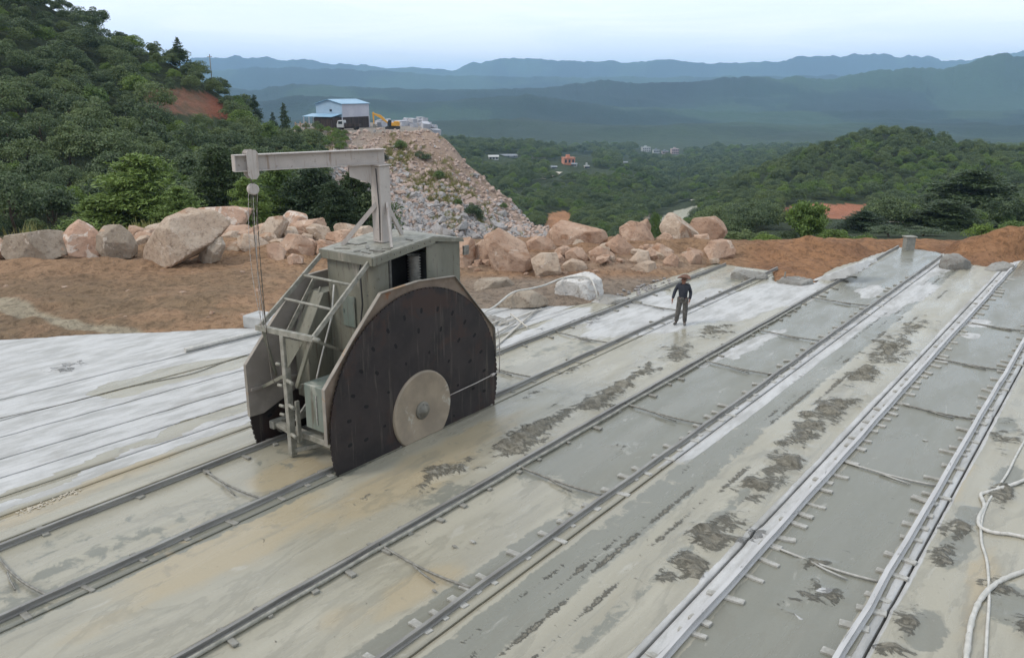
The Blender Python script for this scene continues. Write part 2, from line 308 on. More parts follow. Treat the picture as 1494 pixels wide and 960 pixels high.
# ------------------------------------------------------------------ terrain model
# each column: image column at the horizon, then knots: distance, and either image height ('y') or z
COLS = {
 -700: [(44, 'z', -.05), (50, 'z', -1.2), (54, 'z', -1.6), (75, 'y', 300), (110, 'y', 150), (190, 'y', -120), (260, 'z', 30), (420, 'z', 0), (900, 'z', -60)],
 -350: [(44, 'z', -.05), (50, 'z', -1.2), (54, 'z', -1.6), (75, 'y', 300), (110, 'y', 165), (150, 'y', 20), (200, 'y', -140), (270, 'z', 28), (420, 'z', 0), (900, 'z', -60)],
 0: [(44, 'z', -.05), (50, 'z', -1.2), (54, 'z', -1.6), (62, 'y', 350), (90, 'y', 262), (130, 'y', 120), (170, 'y', 0), (200, 'y', -75), (265, 'z', 22), (420, 'z', -10), (900, 'z', -60)],
 135: [(44, 'z', -.05), (50, 'z', -1.2), (54, 'z', -1.6), (62, 'y', 350), (90, 'y', 275), (130, 'y', 175), (165, 'y', 88), (187, 'y', 34), (235, 'z', 12), (400, 'z', -20), (900, 'z', -60)],
 260: [(44, 'z', -.05), (50, 'z', -1.2), (54, 'z', -1.6), (62, 'y', 350), (90, 'y', 290), (130, 'y', 218), (160, 'y', 150), (184, 'y', 92), (220, 'z', 3), (400, 'z', -25), (900, 'z', -60)],
 330: [(44, 'z', -.05), (50, 'z', -1.2), (54, 'z', -1.6), (62, 'y', 350), (90, 'y', 298), (130, 'y', 238), (160, 'y', 185), (186, 'y', 143), (218, 'z', -6), (400, 'z', -30), (900, 'z', -60)],
 385: [(44, 'z', -.05), (50, 'z', -1.2), (54, 'z', -1.6), (62, 'y', 352), (95, 'y', 300), (140, 'y', 244), (180, 'y', 200), (195, 'y', 185), (230, 'z', -4), (300, 'z', -25), (900, 'z', -60)],
 430: [(44, 'z', -.05), (50, 'z', -2.2), (62, 'z', -3), (95, 'y', 310), (140, 'y', 255), (185, 'y', 210), (200, 'y', 192), (204, 'z', -1.7), (250, 'z', -1.8), (290, 'z', -25), (900, 'z', -60)],
 500: [(44, 'z', -.05), (50, 'z', -2.2), (62, 'z', -4), (100, 'z', -11), (135, 'y', 345), (160, 'y', 275), (186, 'y', 222), (203, 'y', 191), (205, 'z', -1.6), (255, 'z', -1.6), (300, 'z', -25), (900, 'z', -60)],
 560: [(44, 'z', -.05), (50, 'z', -2.2), (62, 'z', -5), (110, 'z', -15), (150, 'y', 352), (178, 'y', 262), (201, 'y', 191), (204, 'z', -1.6), (262, 'z', -1.6), (310, 'z', -30), (900, 'z', -60)],
 630: [(44, 'z', -.05), (50, 'z', -2.2), (62, 'z', -6), (110, 'z', -17), (156, 'y', 352), (180, 'y', 265), (200, 'y', 192), (205, 'z', -1.8), (256, 'z', -2), (300, 'z', -32), (700, 'y', 224), (900, 'y', 214), (1200, 'z', -80)],
 655: [(44, 'z', -.05), (50, 'z', -2.2), (62, 'z', -6), (110, 'z', -17), (156, 'y', 352), (180, 'y', 268), (199, 'y', 204), (208, 'z', -7), (240, 'z', -18), (300, 'z', -34), (700, 'y', 224), (900, 'y', 212), (1200, 'z', -80)],
 700: [(44, 'z', -.05), (50, 'z', -2.2), (62, 'z', -6), (110, 'z', -18), (160, 'y', 352), (180, 'y', 292), (192, 'y', 250), (205, 'z', -17), (260, 'z', -33), (420, 'y', 285), (700, 'y', 228), (900, 'y', 214), (1200, 'z', -80)],
 745: [(44, 'z', -.05), (50, 'z', -2.2), (62, 'z', -6), (110, 'z', -18), (160, 'y', 355), (176, 'y', 320), (187, 'y', 289), (202, 'z', -24), (260, 'z', -38), (430, 'y', 284), (700, 'y', 234), (930, 'y', 216), (1200, 'z', -82)],
 800: [(44, 'z', -.05), (50, 'z', -2.2), (62, 'z', -6), (110, 'z', -18), (150, 'y', 360), (172, 'y', 334), (190, 'z', -27), (200, 'z', -31), (260, 'y', 338), (430, 'y', 284), (690, 'y', 238), (900, 'y', 222), (1200, 'z', -85)],
 860: [(44, 'z', -.05), (50, 'z', -2.2), (62, 'z', -6), (110, 'z', -18), (160, 'z', -24), (240, 'y', 345), (400, 'y', 298), (650, 'y', 250), (850, 'y', 229), (1100, 'z', -82), (1400, 'z', -88)],
 935: [(44, 'z', -.05), (50, 'z', -2.2), (62, 'z', -6), (110, 'z', -18), (160, 'z', -25), (240, 'y', 345), (400, 'y', 307), (560, 'y', 263), (650, 'y', 250), (760, 'z', -68), (1400, 'y', 220), (1600, 'z', -98)],
 990: [(44, 'z', -.05), (50, 'z', -2.2), (62, 'z', -6), (110, 'z', -18), (160, 'z', -25), (240, 'y', 342), (330, 'y', 320), (400, 'y', 307), (580, 'y', 285), (700, 'y', 277), (900, 'y', 258), (1400, 'y', 222), (1600, 'z', -98)],
 1035: [(44, 'z', -.05), (50, 'z', -2.2), (62, 'z', -5), (110, 'z', -14), (150, 'z', -18), (240, 'y', 336), (330, 'y', 306), (385, 'y', 292), (500, 'z', -54), (700, 'z', -62), (900, 'y', 250), (1400, 'y', 224), (1600, 'z', -98)],
 1080: [(44, 'z', -.05), (50, 'z', -2.2), (62, 'z', -5), (110, 'z', -12), (150, 'z', -16), (220, 'y', 330), (300, 'y', 295), (375, 'y', 272), (450, 'z', -50), (700, 'z', -64), (1400, 'y', 224), (1600, 'z', -98)],
 1130: [(44, 'z', -.05), (50, 'z', -2.2), (62, 'z', -4), (110, 'z', -10), (200, 'y', 325), (300, 'y', 280), (375, 'y', 248), (460, 'z', -48), (1400, 'z', -90)],
 1200: [(44, 'z', -.05), (50, 'z', -2.2), (62, 'z', -4), (110, 'z', -10), (200, 'y', 320), (235, 'y', 304), (300, 'y', 268), (375, 'y', 222), (470, 'z', -42), (1400, 'z', -90)],
 1260: [(44, 'z', -.05), (50, 'z', -2.2), (62, 'z', -4), (110, 'z', -10), (200, 'y', 320), (250, 'y', 301), (310, 'y', 255), (380, 'y', 202), (480, 'z', -38), (1400, 'z', -90)],
 1300: [(44, 'z', -.05), (50, 'z', -2.2), (62, 'z', -4), (110, 'z', -10), (200, 'y', 320), (255, 'y', 301), (320, 'y', 248), (385, 'y', 196), (480, 'z', -35), (1400, 'z', -90)],
 1350: [(44, 'z', -.05), (50, 'z', -2.2), (62, 'z', -4), (110, 'z', -10), (200, 'y', 320), (255, 'y', 299), (320, 'y', 248), (385, 'y', 201), (480, 'z', -38), (1400, 'z', -90)],
 1425: [(44, 'z', -.05), (50, 'z', -2.2), (62, 'z', -4), (110, 'z', -10), (200, 'y', 322), (255, 'y', 298), (325, 'y', 255), (390, 'y', 226), (480, 'z', -42), (1400, 'z', -90)],
 1500: [(44, 'z', -.05), (50, 'z', -2.2), (62, 'z', -4), (110, 'z', -10), (200, 'y', 322), (255, 'y', 292), (330, 'y', 250), (420, 'y', 222), (520, 'z', -42), (1400, 'z', -90)],
 1900: [(44, 'z', -.05), (50, 'z', -2.2), (62, 'z', -4), (110, 'z', -10), (200, 'y', 315), (300, 'y', 262), (420, 'y', 205), (560, 'z', -45), (1400, 'z', -90)],
}
BG = np.concatenate([np.linspace(0, 60, 61), np.geomspace(61, 2000, 420)])
_cx = sorted(COLS)
def _col(c):
    kb = [0, 41]; kz = [0.0, 0.0]
    for b, m, v in COLS[c]:
        kb.append(b); kz.append(v if m == 'z' else H + b*slope_of(v))
    kb += [2000]; kz += [-96]
    return np.interp(BG, kb, kz)
_tab = np.array([_col(c) for c in _cx])
TG = np.linspace((-900-CX)/1249.4, (2200-CX)/1249.4, 621)
_tx = (np.array(_cx)-CX)/1249.4
TAB = np.array([np.interp(TG, _tx, _tab[:, j]) for j in range(len(BG))]).T
def _gs(A, n):                                    # light smoothing across columns
    k = np.array([1, 2, 3, 2, 1.]); k /= k.sum()
    for _ in range(n):
        P_ = np.pad(A, ((2, 2), (0, 0)), 'edge'); A = sum(k[i]*P_[i:i+A.shape[0]] for i in range(5))
    return A
TAB = _gs(TAB, 1)
def lut(t, b):
    ti = np.clip((t-TG[0])/(TG[1]-TG[0]), 0, len(TG)-1.001); bi = np.clip(np.interp(b, BG, np.arange(len(BG))), 0, len(BG)-1.001)
    i = ti.astype(int); j = bi.astype(int); u = ti-i; v = bi-j
    return (TAB[i, j]*(1-u)+TAB[i+1, j]*u)*(1-v) + (TAB[i, j+1]*(1-u)+TAB[i+1, j+1]*u)*v
RIDGES = [   # distance, half width, silhouette (image x, y), far air between them
 (2000, 320, [(-400, 185), (300, 178), (640, 176), (760, 176), (900, 182), (1060, 186), (1300, 184), (1500, 186), (2100, 180)]),
 (2650, 520, [(-400, 145), (380, 148), (440, 139), (500, 141), (620, 150), (700, 143), (772, 137), (830, 146), (900, 158), (1000, 160), (1100, 163), (1300, 160), (1500, 163), (2100, 150)]),
 (3600, 800, [(-400, 128), (380, 130), (430, 122), (520, 127), (640, 131), (790, 128), (840, 122), (880, 118), (960, 121), (1020, 118), (1090, 110), (1135, 114), (1160, 110), (1200, 116), (1260, 104), (1320, 99), (1380, 100), (1430, 84), (1462, 77), (1500, 82), (1600, 90), (2100, 100)]),
 (6200, 1200, [(-400, 100), (300, 104), (380, 96), (480, 99), (570, 104), (660, 110), (760, 112), (880, 112), (1000, 112), (1200, 110), (1500, 106), (2100, 110)]),
 (8600, 1500, [(-400, 90), (200, 88), (305, 84), (352, 81), (410, 86), (470, 90), (540, 95), (600, 99), (660, 102), (692, 89), (740, 83), (770, 81), (812, 85), (880, 91), (960, 87), (1050, 92), (1120, 88), (1180, 82), (1240, 78), (1330, 82), (1390, 88), (1450, 80), (1500, 72), (1700, 80), (2100, 86)]),
]
def far_h(t, b, X, Y):
    z = -96 + 44*fbm(X, Y, 800, 4, 31) + 22*fbm(X, Y, 240, 4, 33)
    col = CX + t*1249.4
    for (bi, w, sil) in RIDGES:
        xs, ys = zip(*sil); yy = np.interp(col, xs, ys)
        k = (CY-yy)/F; s = (k*cP - sP)/(cP + k*sP)
        zi = H + bi*s*1.0
        jag = 1 + (.05*fbm(t*60, b*0+bi, 1.0, 5, int(bi)) + .03*fbm(t*240, b*0+bi, 1.0, 3, 5+int(bi))) * (bi > 2200)
        u = np.abs(b-bi)/w
        prof = np.clip(1-u, 0, 1)**1.15
        rid = .5+.5*np.abs(fbm(X, Y, w*.5, 5, 7+int(bi)))*1.0
        body = prof*(1 - .30*smooth(0, .35, u)*(1-prof) ) * np.where(u < .02, 1, 1-(.42*np.minimum(1, u*2.2))*(1-rid)*1.1)
        z = np.maximum(z, -96 + (zi+96)*jag*body + 75*(.30-np.abs(fbm(X, Y, 520, 4, 9)))*np.minimum(1, u*5)*prof)
    return z
def height(X, Y, detail=True):
    X = np.asarray(X, float); Y = np.asarray(Y, float)
    a = X*cW + Y*sW; b0 = -X*sW + Y*cW
    r = np.hypot(a, b0); th = np.clip(np.arctan2(a, b0), -R(46), R(46))
    t = np.tan(th); b = r*np.cos(th)
    z = lut(t, b)
    if np.max(b) > 1500:
        m = smooth(1500, 1950, b); fm = b > 1500; z = np.array(z, float)
        z[fm] = z[fm]*(1-m[fm]) + far_h(t[fm], b[fm], X[fm], Y[fm])*m[fm]
    if detail and np.min(b) < 1900:
        rough = smooth(60, 110, b)*(1-smooth(1400, 1900, b))
        tip = smooth(140, 160, b)*(1-smooth(198, 206, b))
        flat = smooth(198, 204, b)*(1-smooth(255, 262, b))*smooth(.28, .22, np.abs(t+.175))
        amp = np.interp(b, [60, 200, 600, 1400], [.5, 1.3, 3.0, 6.0])
        z = z + rough*(1-.9*flat)*amp*fbm(X, Y, 34, 5, 3)
        if np.min(b) > 62: return z
        near = smooth(22, 26, b)*(1-smooth(48, 60, b))
        z = z + near*(.24*fbm(X, Y, 3.2, 4, 5) + .17*fbm(X, Y, .9, 4, 6))
    return z
def hit(px, py, b0=47, b1=1900, n=900):           # where the sight line through a photo point meets the land
    n = max(40, n//6); r = ray(px, py); bs = np.geomspace(b0, b1, n); fwd = -r[0]*sW + r[1]*cW
    T = bs/fwd; X = r[0]*T; Y = r[1]*T; Z = H + r[2]*T
    d = Z - height(X, Y); i = np.argmax(d < 0)
    if d[i] >= 0: return None
    if i > 0:
        bs = np.linspace(bs[i-1], bs[i], 12); T = bs/fwd; X = r[0]*T; Y = r[1]*T; Z = H + r[2]*T; d = Z - height(X, Y); i = np.argmax(d < 0)
    return (X[i], Y[i], float(height(X[i:i+1], Y[i:i+1])[0]), bs[i])

# ------------------------------------------------------------------ quarry floor outline (world metres)
FLOOR = [(-60, -6), (-60, 1)] + [gnd(*p) for p in [(-160, 503), (-60, 497), (60, 492), (130, 487), (200, 486), (300, 481), (362, 478), (430, 474), (560, 464), (660, 452), (700, 450), (760, 446), (830, 446), (905, 436), (930, 422), (985, 402), (1045, 384), (1085, 388), (1128, 394), (1133, 410), (1160, 414), (1190, 412), (1192, 404), (1215, 391), (1250, 381), (1308, 360), (1368, 366), (1424, 386), (1440, 389), (1482, 381), (1560, 372), (1700, 364)]] + [(9, 46), (14, 20), (12, -6)]
def floor_sd(X, Y): return sdpoly(X, Y, FLOOR)

# ------------------------------------------------------------------ dirt ground + land : one sheet to the horizon
TIP = [(500, 196), (470, 214), (478, 250), (500, 282), (545, 318), (560, 352), (835, 356), (806, 335), (770, 312), (735, 282), (690, 238), (650, 198), (640, 186), (600, 187), (540, 188)]
REDCUT = [(206, 130), (216, 156), (250, 164), (300, 170), (332, 176), (338, 160), (320, 146), (300, 136), (262, 130)]
REDPATCH = [(1120, 328), (1134, 318), (1148, 303), (1180, 298), (1266, 298), (1264, 310), (1262, 330)]
REDPATCH2 = [(1330, 316), (1346, 314), (1350, 326), (1332, 327)]
SCAR = [(795, 322), (800, 312), (822, 308), (838, 314), (836, 328), (815, 332), (795, 334)]
def build_land():
    fine = np.arange(-40, 40.001, .16); coarse = np.arange(44, 316.1, 4.0)
    ang = R(1)*np.concatenate([fine, coarse]); na = len(ang)
    rr = np.concatenate([np.linspace(.8, 21, 12), np.arange(22, 52, .18), np.geomspace(52.3, 1500, 270), np.geomspace(1515, 12500, 190)]); nr = len(rr)
    A, RR = np.meshgrid(ang, rr, indexing='ij')
    a = RR*np.sin(A); b = RR*np.cos(A)
    X, Y = ab2xy(a, b)
    Z = height(X, Y)
    nearm = RR < 75; sd = np.full(X.shape, -99.0); sd[nearm] = floor_sd(X[nearm], Y[nearm])
    inside = smooth(-.02, .35, sd + .12*fbm(X, Y, 1.4, 3, 12))
    low = -.10 + .02*0
    Z = np.where(nearm, np.where(sd > -1.2, np.minimum(Z, low + np.maximum(0, -sd)*.25), Z), Z)
    Z = np.where(nearm, Z*(1-inside) + (-1.2)*inside, Z)
    # heaps: berm under the boulders, orange mounds to the right, soil slope at the far right
    def heap(px, py, rx, ry, h, Z, sharp=1.0):
        gx, gy = gnd(px, py)
        da = (X-gx)*cW+(Y-gy)*sW; db = -(X-gx)*sW+(Y-gy)*cW
        d2 = (da/rx)**2+(db/ry)**2
        return Z + h*np.exp(-d2*sharp)*(1+.35*fbm(X, Y, 1.1, 4, 21))*smooth(-.4, -1.0, sd)
    for q in [(300, 366, 5, 1.3, .45), (345, 352, 1.6, .9, .5), (400, 370, 3, 1.1, .35), (760, 378, 4, 1.2, .25), (860, 370, 4.5, 1.3, .3), (990, 368, 3.0, 1.3, .45), (1010, 384, 1.2, .7, .35),
              (1185, 366, 1.5, .8, .62), (1130, 372, 2.2, .9, .32), (1245, 370, 2.0, .9, .28), (1290, 366, 1.6, .9, .15), (1400, 366, 2.2, .9, .30), (1455, 368, 2.0, 1.2, .35), (1510, 372, 2.0, 1.5, .75), (1600, 376, 4, 2, 1.2),
              (60, 386, 5, 1.0, .2), (180, 387, 4, .8, .2), (100, 440, 3, 1.0, .16), (40, 470, 2.5, .8, .18), (200, 420, 3.5, .8, .12), (330, 440, 3, 1, .12)]:
        Z = heap(*q, Z)
    px, py, bb = proj(X, Y, Z)
    # base colours
    C = np.zeros(X.shape+(4,)); C[..., 3] = 1
    def setc(mask, c):
        m = np.clip(mask, 0, 1)[..., None]; C[..., :3] = C[..., :3]*(1-m)+np.array(c)*m
    base_n = fbm(X, Y, 120, 4, 41)[..., None]
    C[..., :3] = np.array((.040, .058, .024))*(1+.35*base_n)
    farm = smooth(1400, 2600, RR)
    patch = fbm(X, Y, 420, 5, 44)
    farc = np.array((.016, .038, .024))*(1 + .9*patch[..., None])
    farc = np.where((patch > .15)[..., None], farc*np.array((1.7, 1.45, 1.2)), farc)
    C[..., :3] = C[..., :3]*(1-farm[..., None]) + farc*farm[..., None]
    dirt = (1-smooth(49, 54, bb+2*fbm(X, Y, 4, 3, 8)))
    n1 = fbm(X, Y, 5, 4, 50); n2 = fbm(X*1.0, Y, 1.6, 4, 51)
    setc(dirt, (.375, .235, .14))
    setc(dirt*smooth(-.1, .4, n1)*.8, (.30, .20, .125))
    setc(dirt*smooth(.05, .5, n2)*.7, (.33, .205, .12))
    setc(dirt*smooth(1050, 1130, px)*.85, (.39, .20, .10))
    setc(dirt*smooth(1050, 1130, px)*smooth(.0, .4, n2)*.6, (.25, .135, .08))
    setc(dirt*smooth(690, 760, px)*smooth(1000, 900, px)*.5, (.38, .22, .13))
    setc(dirt*smooth(380, 440, py)*smooth(520, 380, px)*smooth(-.15, .25, n2+n1)*.7, (.24, .17, .105))
    setc(dirt*smooth(365, 378, py)*smooth(400, 388, py)*smooth(640, 700, px)*smooth(1050, 1000, px)*.7, (.40, .29, .21))
    setc(dirt*smooth(398, 412, py)*smooth(640, 700, px)*smooth(1100, 1050, px)*.8, (.30, .25, .20))
    # muddy pale puddle track at the left
    d = np.full(X.shape, 1e9); pts = [gnd(*p) for p in [(-60, 428), (0, 441), (50, 462), (110, 474), (190, 482)]]
    for (x1, y1), (x2, y2) in zip(pts[:-1], pts[1:]):
        tt = np.clip(((X-x1)*(x2-x1)+(Y-y1)*(y2-y1))/((x2-x1)**2+(y2-y1)**2), 0, 1); d = np.minimum(d, np.hypot(X-x1-tt*(x2-x1), Y-y1-tt*(y2-y1)))
    pw = smooth(.55, .30, d+.25*n2); setc(dirt*pw*.9, (.42, .36, .26))
    Z = Z - pw*dirt*.06*(RR < 60)
    # tip slope
    tipm = inpoly(px+4*n2, py+3*n1, TIP) & (bb > 125) & (bb < 262)
    tipf = tipm.astype(float)
    setc(tipf, (.36, .265, .205))
    g = smooth(-50, 40, -(px-570) + (py-240)*.9 + 30*n1)
    setc(tipf*g*.7, (.31, .275, .24))
    setc(tipf*smooth(.15, .4, n1)*.5, (.27, .19, .13))
    plate = ((bb > 201) & (bb < 262) & (px > 415) & (px < 655)).astype(float); setc(plate, (.33, .29, .25))
    grassy = ((bb > 150) & (bb < 203) & (px > 385) & (px < 500)).astype(float); setc(grassy*smooth(-.3, .1, n1)*.6, (.14, .145, .05))
    red = (inpoly(px+3*n2, py+2*n1, REDCUT) & (bb > 100) & (bb < 230)).astype(float); setc(red, (.25, .12, .075)); setc(red*smooth(-.1, .15, n2)*.75, (.13, .095, .06)); setc(red*smooth(285, 320, px), (.27, .09, .05))
    setc((inpoly(px+3*n2, py+1.5*n1, REDPATCH) & (bb > 180) & (bb < 320)).astype(float), (.42, .175, .10))
    setc((inpoly(px, py, REDPATCH2) & (bb > 180) & (bb < 330)).astype(float), (.36, .13, .08))
    setc((inpoly(px, py, SCAR) & (bb > 200) & (bb < 420)).astype(float), (.39, .20, .10))
    val = (bb > 180) & (bb < 520)
    setc((inpoly(px+3*n2, py+1.5*n1, [(955, 332), (962, 320), (985, 307), (1018, 300), (1014, 314), (992, 332), (965, 344)]) & val).astype(float), (.42, .41, .33))
    setc((inpoly(px, py, [(915, 345), (935, 322), (945, 308), (952, 308), (944, 324), (930, 345)]) & val).astype(float), (.36, .31, .23))
    i = np.arange(na)[:, None]; j = np.arange(nr-1)[None, :]
    i2 = (i+1) % na
    Fq = np.stack([i*nr+j, i*nr+j+1, i2*nr+j+1, i2*nr+j], -1).reshape(-1, 4)
    V = np.stack([X, Y, Z], -1).reshape(-1, 3)
    # close the hole under the camera
    m, nt = newmat('soil_and_forest_floor')
    at = N(nt, 'ShaderNodeAttribute'); at.attribute_name = 'soil'
    v = coords(nt)
    dc = N(nt, 'ShaderNodeCameraData')
    f1 = noise(nt, 1.2, 8, .65, v); f2 = noise(nt, .035, 8, .65, v)
    c = mixc(nt, .85, at.outputs['Color'], mixc(nt, f1, (.45, .45, .45), (1.5, 1.5, 1.5)), 'MULTIPLY')
    c = mixc(nt, .7, c, mixc(nt, f2, (.35, .35, .35), (1.6, 1.6, 1.6)), 'MULTIPLY')
    f3 = noise(nt, 3.2, 9, .7, v, .6); c = mixc(nt, mathn(nt, 'MULTIPLY', sstep(nt, f3, .47, .60), .75), c, mixc(nt, .5, c, (.02, .012, .008)))
    c = mixc(nt, mathn(nt, 'MULTIPLY', sstep(nt, noise(nt, 6, 7, .7, v), .56, .68), .35), c, mixc(nt, .55, c, (.5, .4, .3)))
    hh = mathn(nt, 'ADD', mathn(nt, 'MULTIPLY', noise(nt, 2.6, 10, .72, v), .55), mathn(nt, 'MULTIPLY', noise(nt, .09, 9, .62, v), 5.0))
    finish(nt, c, .95, 0, hh, .8, 1.0, .2)
    me = np_mesh('ground', V, Fq[:, ::-1], True, m, {'soil': ('FLOAT_COLOR', C.reshape(-1, 4))})
    o = link_mesh('ground', me); tag(o, kind='structure'); return o
build_land()

# ------------------------------------------------------------------ quarry floor
RAILX = dict(A=-14.85, B=-12.65, C=-9.70, D=-7.45, E=-4.30, F=-2.35)
KERF = [-15.12, -12.36, -9.84, -7.18, -4.62, -2.09, -16.05, -16.75, -17.6, -18.6, -19.9, -21.0, -22.55]
def blob_field(X, Y, blobs):
    f = np.zeros(X.shape); X0_ = X; X = X + .20*fbm(X, Y, .9, 4, 201) + .06*fbm(X, Y, .22, 2, 202); Y = Y + .55*fbm(X0_, Y, .9, 4, 203) + .12*fbm(X0_, Y, .25, 2, 204)
    for (gx, gy, rx, ry, s) in blobs: f = np.maximum(f, s*np.exp(-(((X-gx)/rx)**2+((Y-gy)/ry)**2)))
    return f
def build_floor():
    xs = set(np.round(np.arange(-46, 12.01, .1), 4))
    k = [x for x in xs if all(abs(x-q) > .055 for q in KERF)]
    for q in KERF: h_ = .016; k += [q-h_-.006, q-h_, q+h_, q+h_+.006]
    xs = np.array(sorted(k)); ys = np.concatenate([np.arange(-6, 2, 1.0), np.arange(2, 30, .1), np.arange(30, 52, .13)])
    X, Y = np.meshgrid(xs, ys, indexing='ij')
    groove = np.zeros(X.shape)
    for q in KERF:
        groove = np.where(np.abs(X-q) < .018, 1, groove)
    # cuts on the old slab at the left drift slightly off the rail direction
    sh = smooth(-15.6, -17.5, X)*(.055*(Y-10)) * (X > -60)
    Xd = X + sh
    sd = floor_sd(Xd, Y) + .12*fbm(Xd, Y, 1.6, 4, 61) + .04*fbm(Xd, Y, .4, 2, 62)
    xa, xb, xc, xd, xe, xf = [RAILX[q] for q in 'ABCDEF']
    P = lambda px, py, rx, ry, s=1.0: (*gnd(px, py), rx, ry, s)
    mud = [P(650, 690, .28, .9, .8), P(760, 640, .33, 1.0), P(800, 622, .3, .8), P(860, 590, .36, 1.1), P(905, 565, .3, .9), P(950, 540, .26, .6), P(985, 515, .4, .8, .9), P(1040, 485, .5, 1.0, .7),
           P(780, 575, .14, .7, .7), P(830, 545, .14, .8, .7), P(560, 720, .10, .5, .6),
           P(1010, 830, .34, .45), P(1050, 770, .38, .6), P(1100, 705, .35, .7), P(1140, 675, .36, .9), P(1180, 625, .33, 1.0), P(1215, 600, .4, 1.1), P(1260, 545, .35, 1.2, .9), P(1300, 510, .5, 1.8, .8), P(1330, 480, .4, 1.5, .7), P(975, 850, .3, .3, .8),
           P(1185, 830, .25, .25, .8), P(1200, 870, .3, .25, .85), P(1160, 885, .25, .12, .8),
           P(1385, 770, .18, .45), P(1375, 810, .2, .4, .95), P(1410, 740, .12, .3, .8), P(1315, 905, .2, .25, .9), P(1300, 945, .25, .2, .9), P(1470, 720, .2, .5, .8), P(1460, 860, .25, .4, .9), P(1480, 910, .25, .4, .9), P(1475, 640, .3, .6, .7), P(1460, 610, .3, .4, .6),
           P(90, 540, .35, .35, .7), P(110, 533, .3, .2, .8), P(905, 655, .16, .3, .55), P(880, 625, .1, .3, .5), P(790, 480, .3, .6, .6), P(860, 470, .4, .5, .6), P(850, 495, .3, .5, .55)]
    mn = fbm(Xd*1.3+Y*.5, Y-Xd*.9, .34, 4, 70); mf = blob_field(Xd+.12*fbm(Xd, Y, .5, 3, 68), Y, [(a_, b_, c_*1.35, d_*1.35, e_) for a_, b_, c_, d_, e_ in mud])
    mf = np.clip((mf - .28 - .50*mn)*1.1, 0, 1)
    # dry white powder
    white = np.zeros(X.shape)
    W = lambda c: np.clip(c, 0, 1)
    lf = smooth(-15.9, -16.6, Xd)
    white = np.maximum(white, lf*1.1)
    strip = (smooth(xe-.55, xe-.38, Xd)*smooth(xe+.08, xe-.02, Xd))*1.0
    white = np.maximum(white, strip*smooth(6, 7, Y))
    white = np.maximum(white, smooth(xd+.02, xd+.1, Xd)*smooth(xd+.72, xd+.50, Xd)*smooth(12, 17, Y)*.95)
    white = np.maximum(white, smooth(xf+.03, xf+.1, Xd)*smooth(xf+.42, xf+.30, Xd)*smooth(9.5, 10.5, Y)*.8)
    white = np.maximum(white, blob_field(Xd, Y, [P(1010, 452, 1.6, 4.5, 1.2), P(900, 470, 1.1, 3, .9), P(1090, 440, 1.3, 4, 1.1), P(940, 445, 1.2, 3.2, .95), P(800, 470, 1.6, 3, .95), P(740, 490, 1.5, 2, .8),
            P(1150, 425, 1.6, 3.2, 1.1), P(1100, 500, .5, 3.5, .8), P(1050, 520, .35, 2.5, .8), P(1330, 425, .8, 3.0, 1.1), P(1290, 450, .6, 3, 1.0), P(1230, 480, .35, 3, .9), P(1270, 425, .8, 2, .75),
            P(1425, 470, .7, 1.1, .95), P(1410, 490, .5, .6, .85), P(1440, 430, .3, 1.2, .8), P(1205, 865, .12, .1, .9), P(1160, 890, .3, .06, .9), P(1350, 400, 1.3, 3, .7)]))
    # pale beige ponded slurry on the old slab
    wetleft = blob_field(Xd, Y, [P(200, 560, .9, 1.6), P(260, 545, .9, 1.8), P(320, 533, .8, 1.5), P(150, 572, .5, .8, .8), (-15.9, 12, .45, 14, 1.0), (-15.4, 8, .5, 10, 1.0), P(330, 600, .35, 2.2, 1.0), P(230, 640, .3, 2, .9), P(100, 690, .3, 2, .9), P(30, 720, .3, 2, .8)])
    white = white*(1-smooth(.45, .62, wetleft))
    # dark wet granite
    wet = np.zeros(X.shape)
    wet = np.maximum(wet, smooth(xe+.05, xe+.25, Xd)*smooth(xf-.02, xf-.2, Xd)*.95)
    wet = np.maximum(wet, smooth(xc+.05, xc+.25, Xd)*smooth(xd-.02, xd-.2, Xd)*smooth(11, 14, Y)*.85)
    wet = np.maximum(wet, smooth(xc+1.55, xc+1.95, Xd)*smooth(xd+.1, xd-.05, Xd)*smooth(13, 11, Y)*.7)
    wet = np.maximum(wet, smooth(xd+.25, xd+.5, Xd)*smooth(xd+1.5, xd+1.1, Xd)*.62)
    wet = np.maximum(wet, smooth(xd+1.7, xd+2.1, Xd)*smooth(xe-.8, xe-1.0, Xd)*.5*smooth(20, 13, Y))
    wet = np.maximum(wet, smooth(xb-.6, xb-.2, Xd)*smooth(xb+.6, xb+.35, Xd)*smooth(13, 10, Y)*.55)
    wet = np.maximum(wet, smooth(xa+.1, xa+.3, Xd)*smooth(xb-.1, xb-.3, Xd)*.35)
    wet = np.maximum(wet, blob_field(Xd, Y, [P(1395, 800, .28, 1.0, .95), P(1410, 750, .25, .7, .9), P(1345, 920, .3, .5, .95), P(1475, 880, .5, .9, .95), P(1470, 700, .35, 1.0, .8), P(1465, 620, .3, 1.0, .7), P(640, 720, .5, 1.2, .5), P(700, 655, .35, 1.5, .45), P(1240, 470, .6, 2.5, .55)]))
    yell = blob_field(Xd, Y, [(-12.0, 7, 1.4, 3.5, .9), P(600, 700, 1.0, 3.5, .9), P(680, 640, .6, 3, .9), P(430, 690, 1.0, 1.4, 1.0), P(600, 860, .7, 1.5, .8), P(500, 900, .8, .8, .7), P(150, 900, 1.2, 1.5, .6), P(1430, 850, .35, 2.5, .9), P(1400, 700, .3, 2, .8), P(900, 870, .5, 2, .5), P(180, 690, .5, 2.5, .8), P(1120, 620, .25, 4, .6), P(40, 750, .5, 2, .9)])
    # relief
    clods = np.abs(fbm(Xd*2.6, Y, .55, 4, 71)); lump = np.clip(.30-clods, 0, 1)/.30
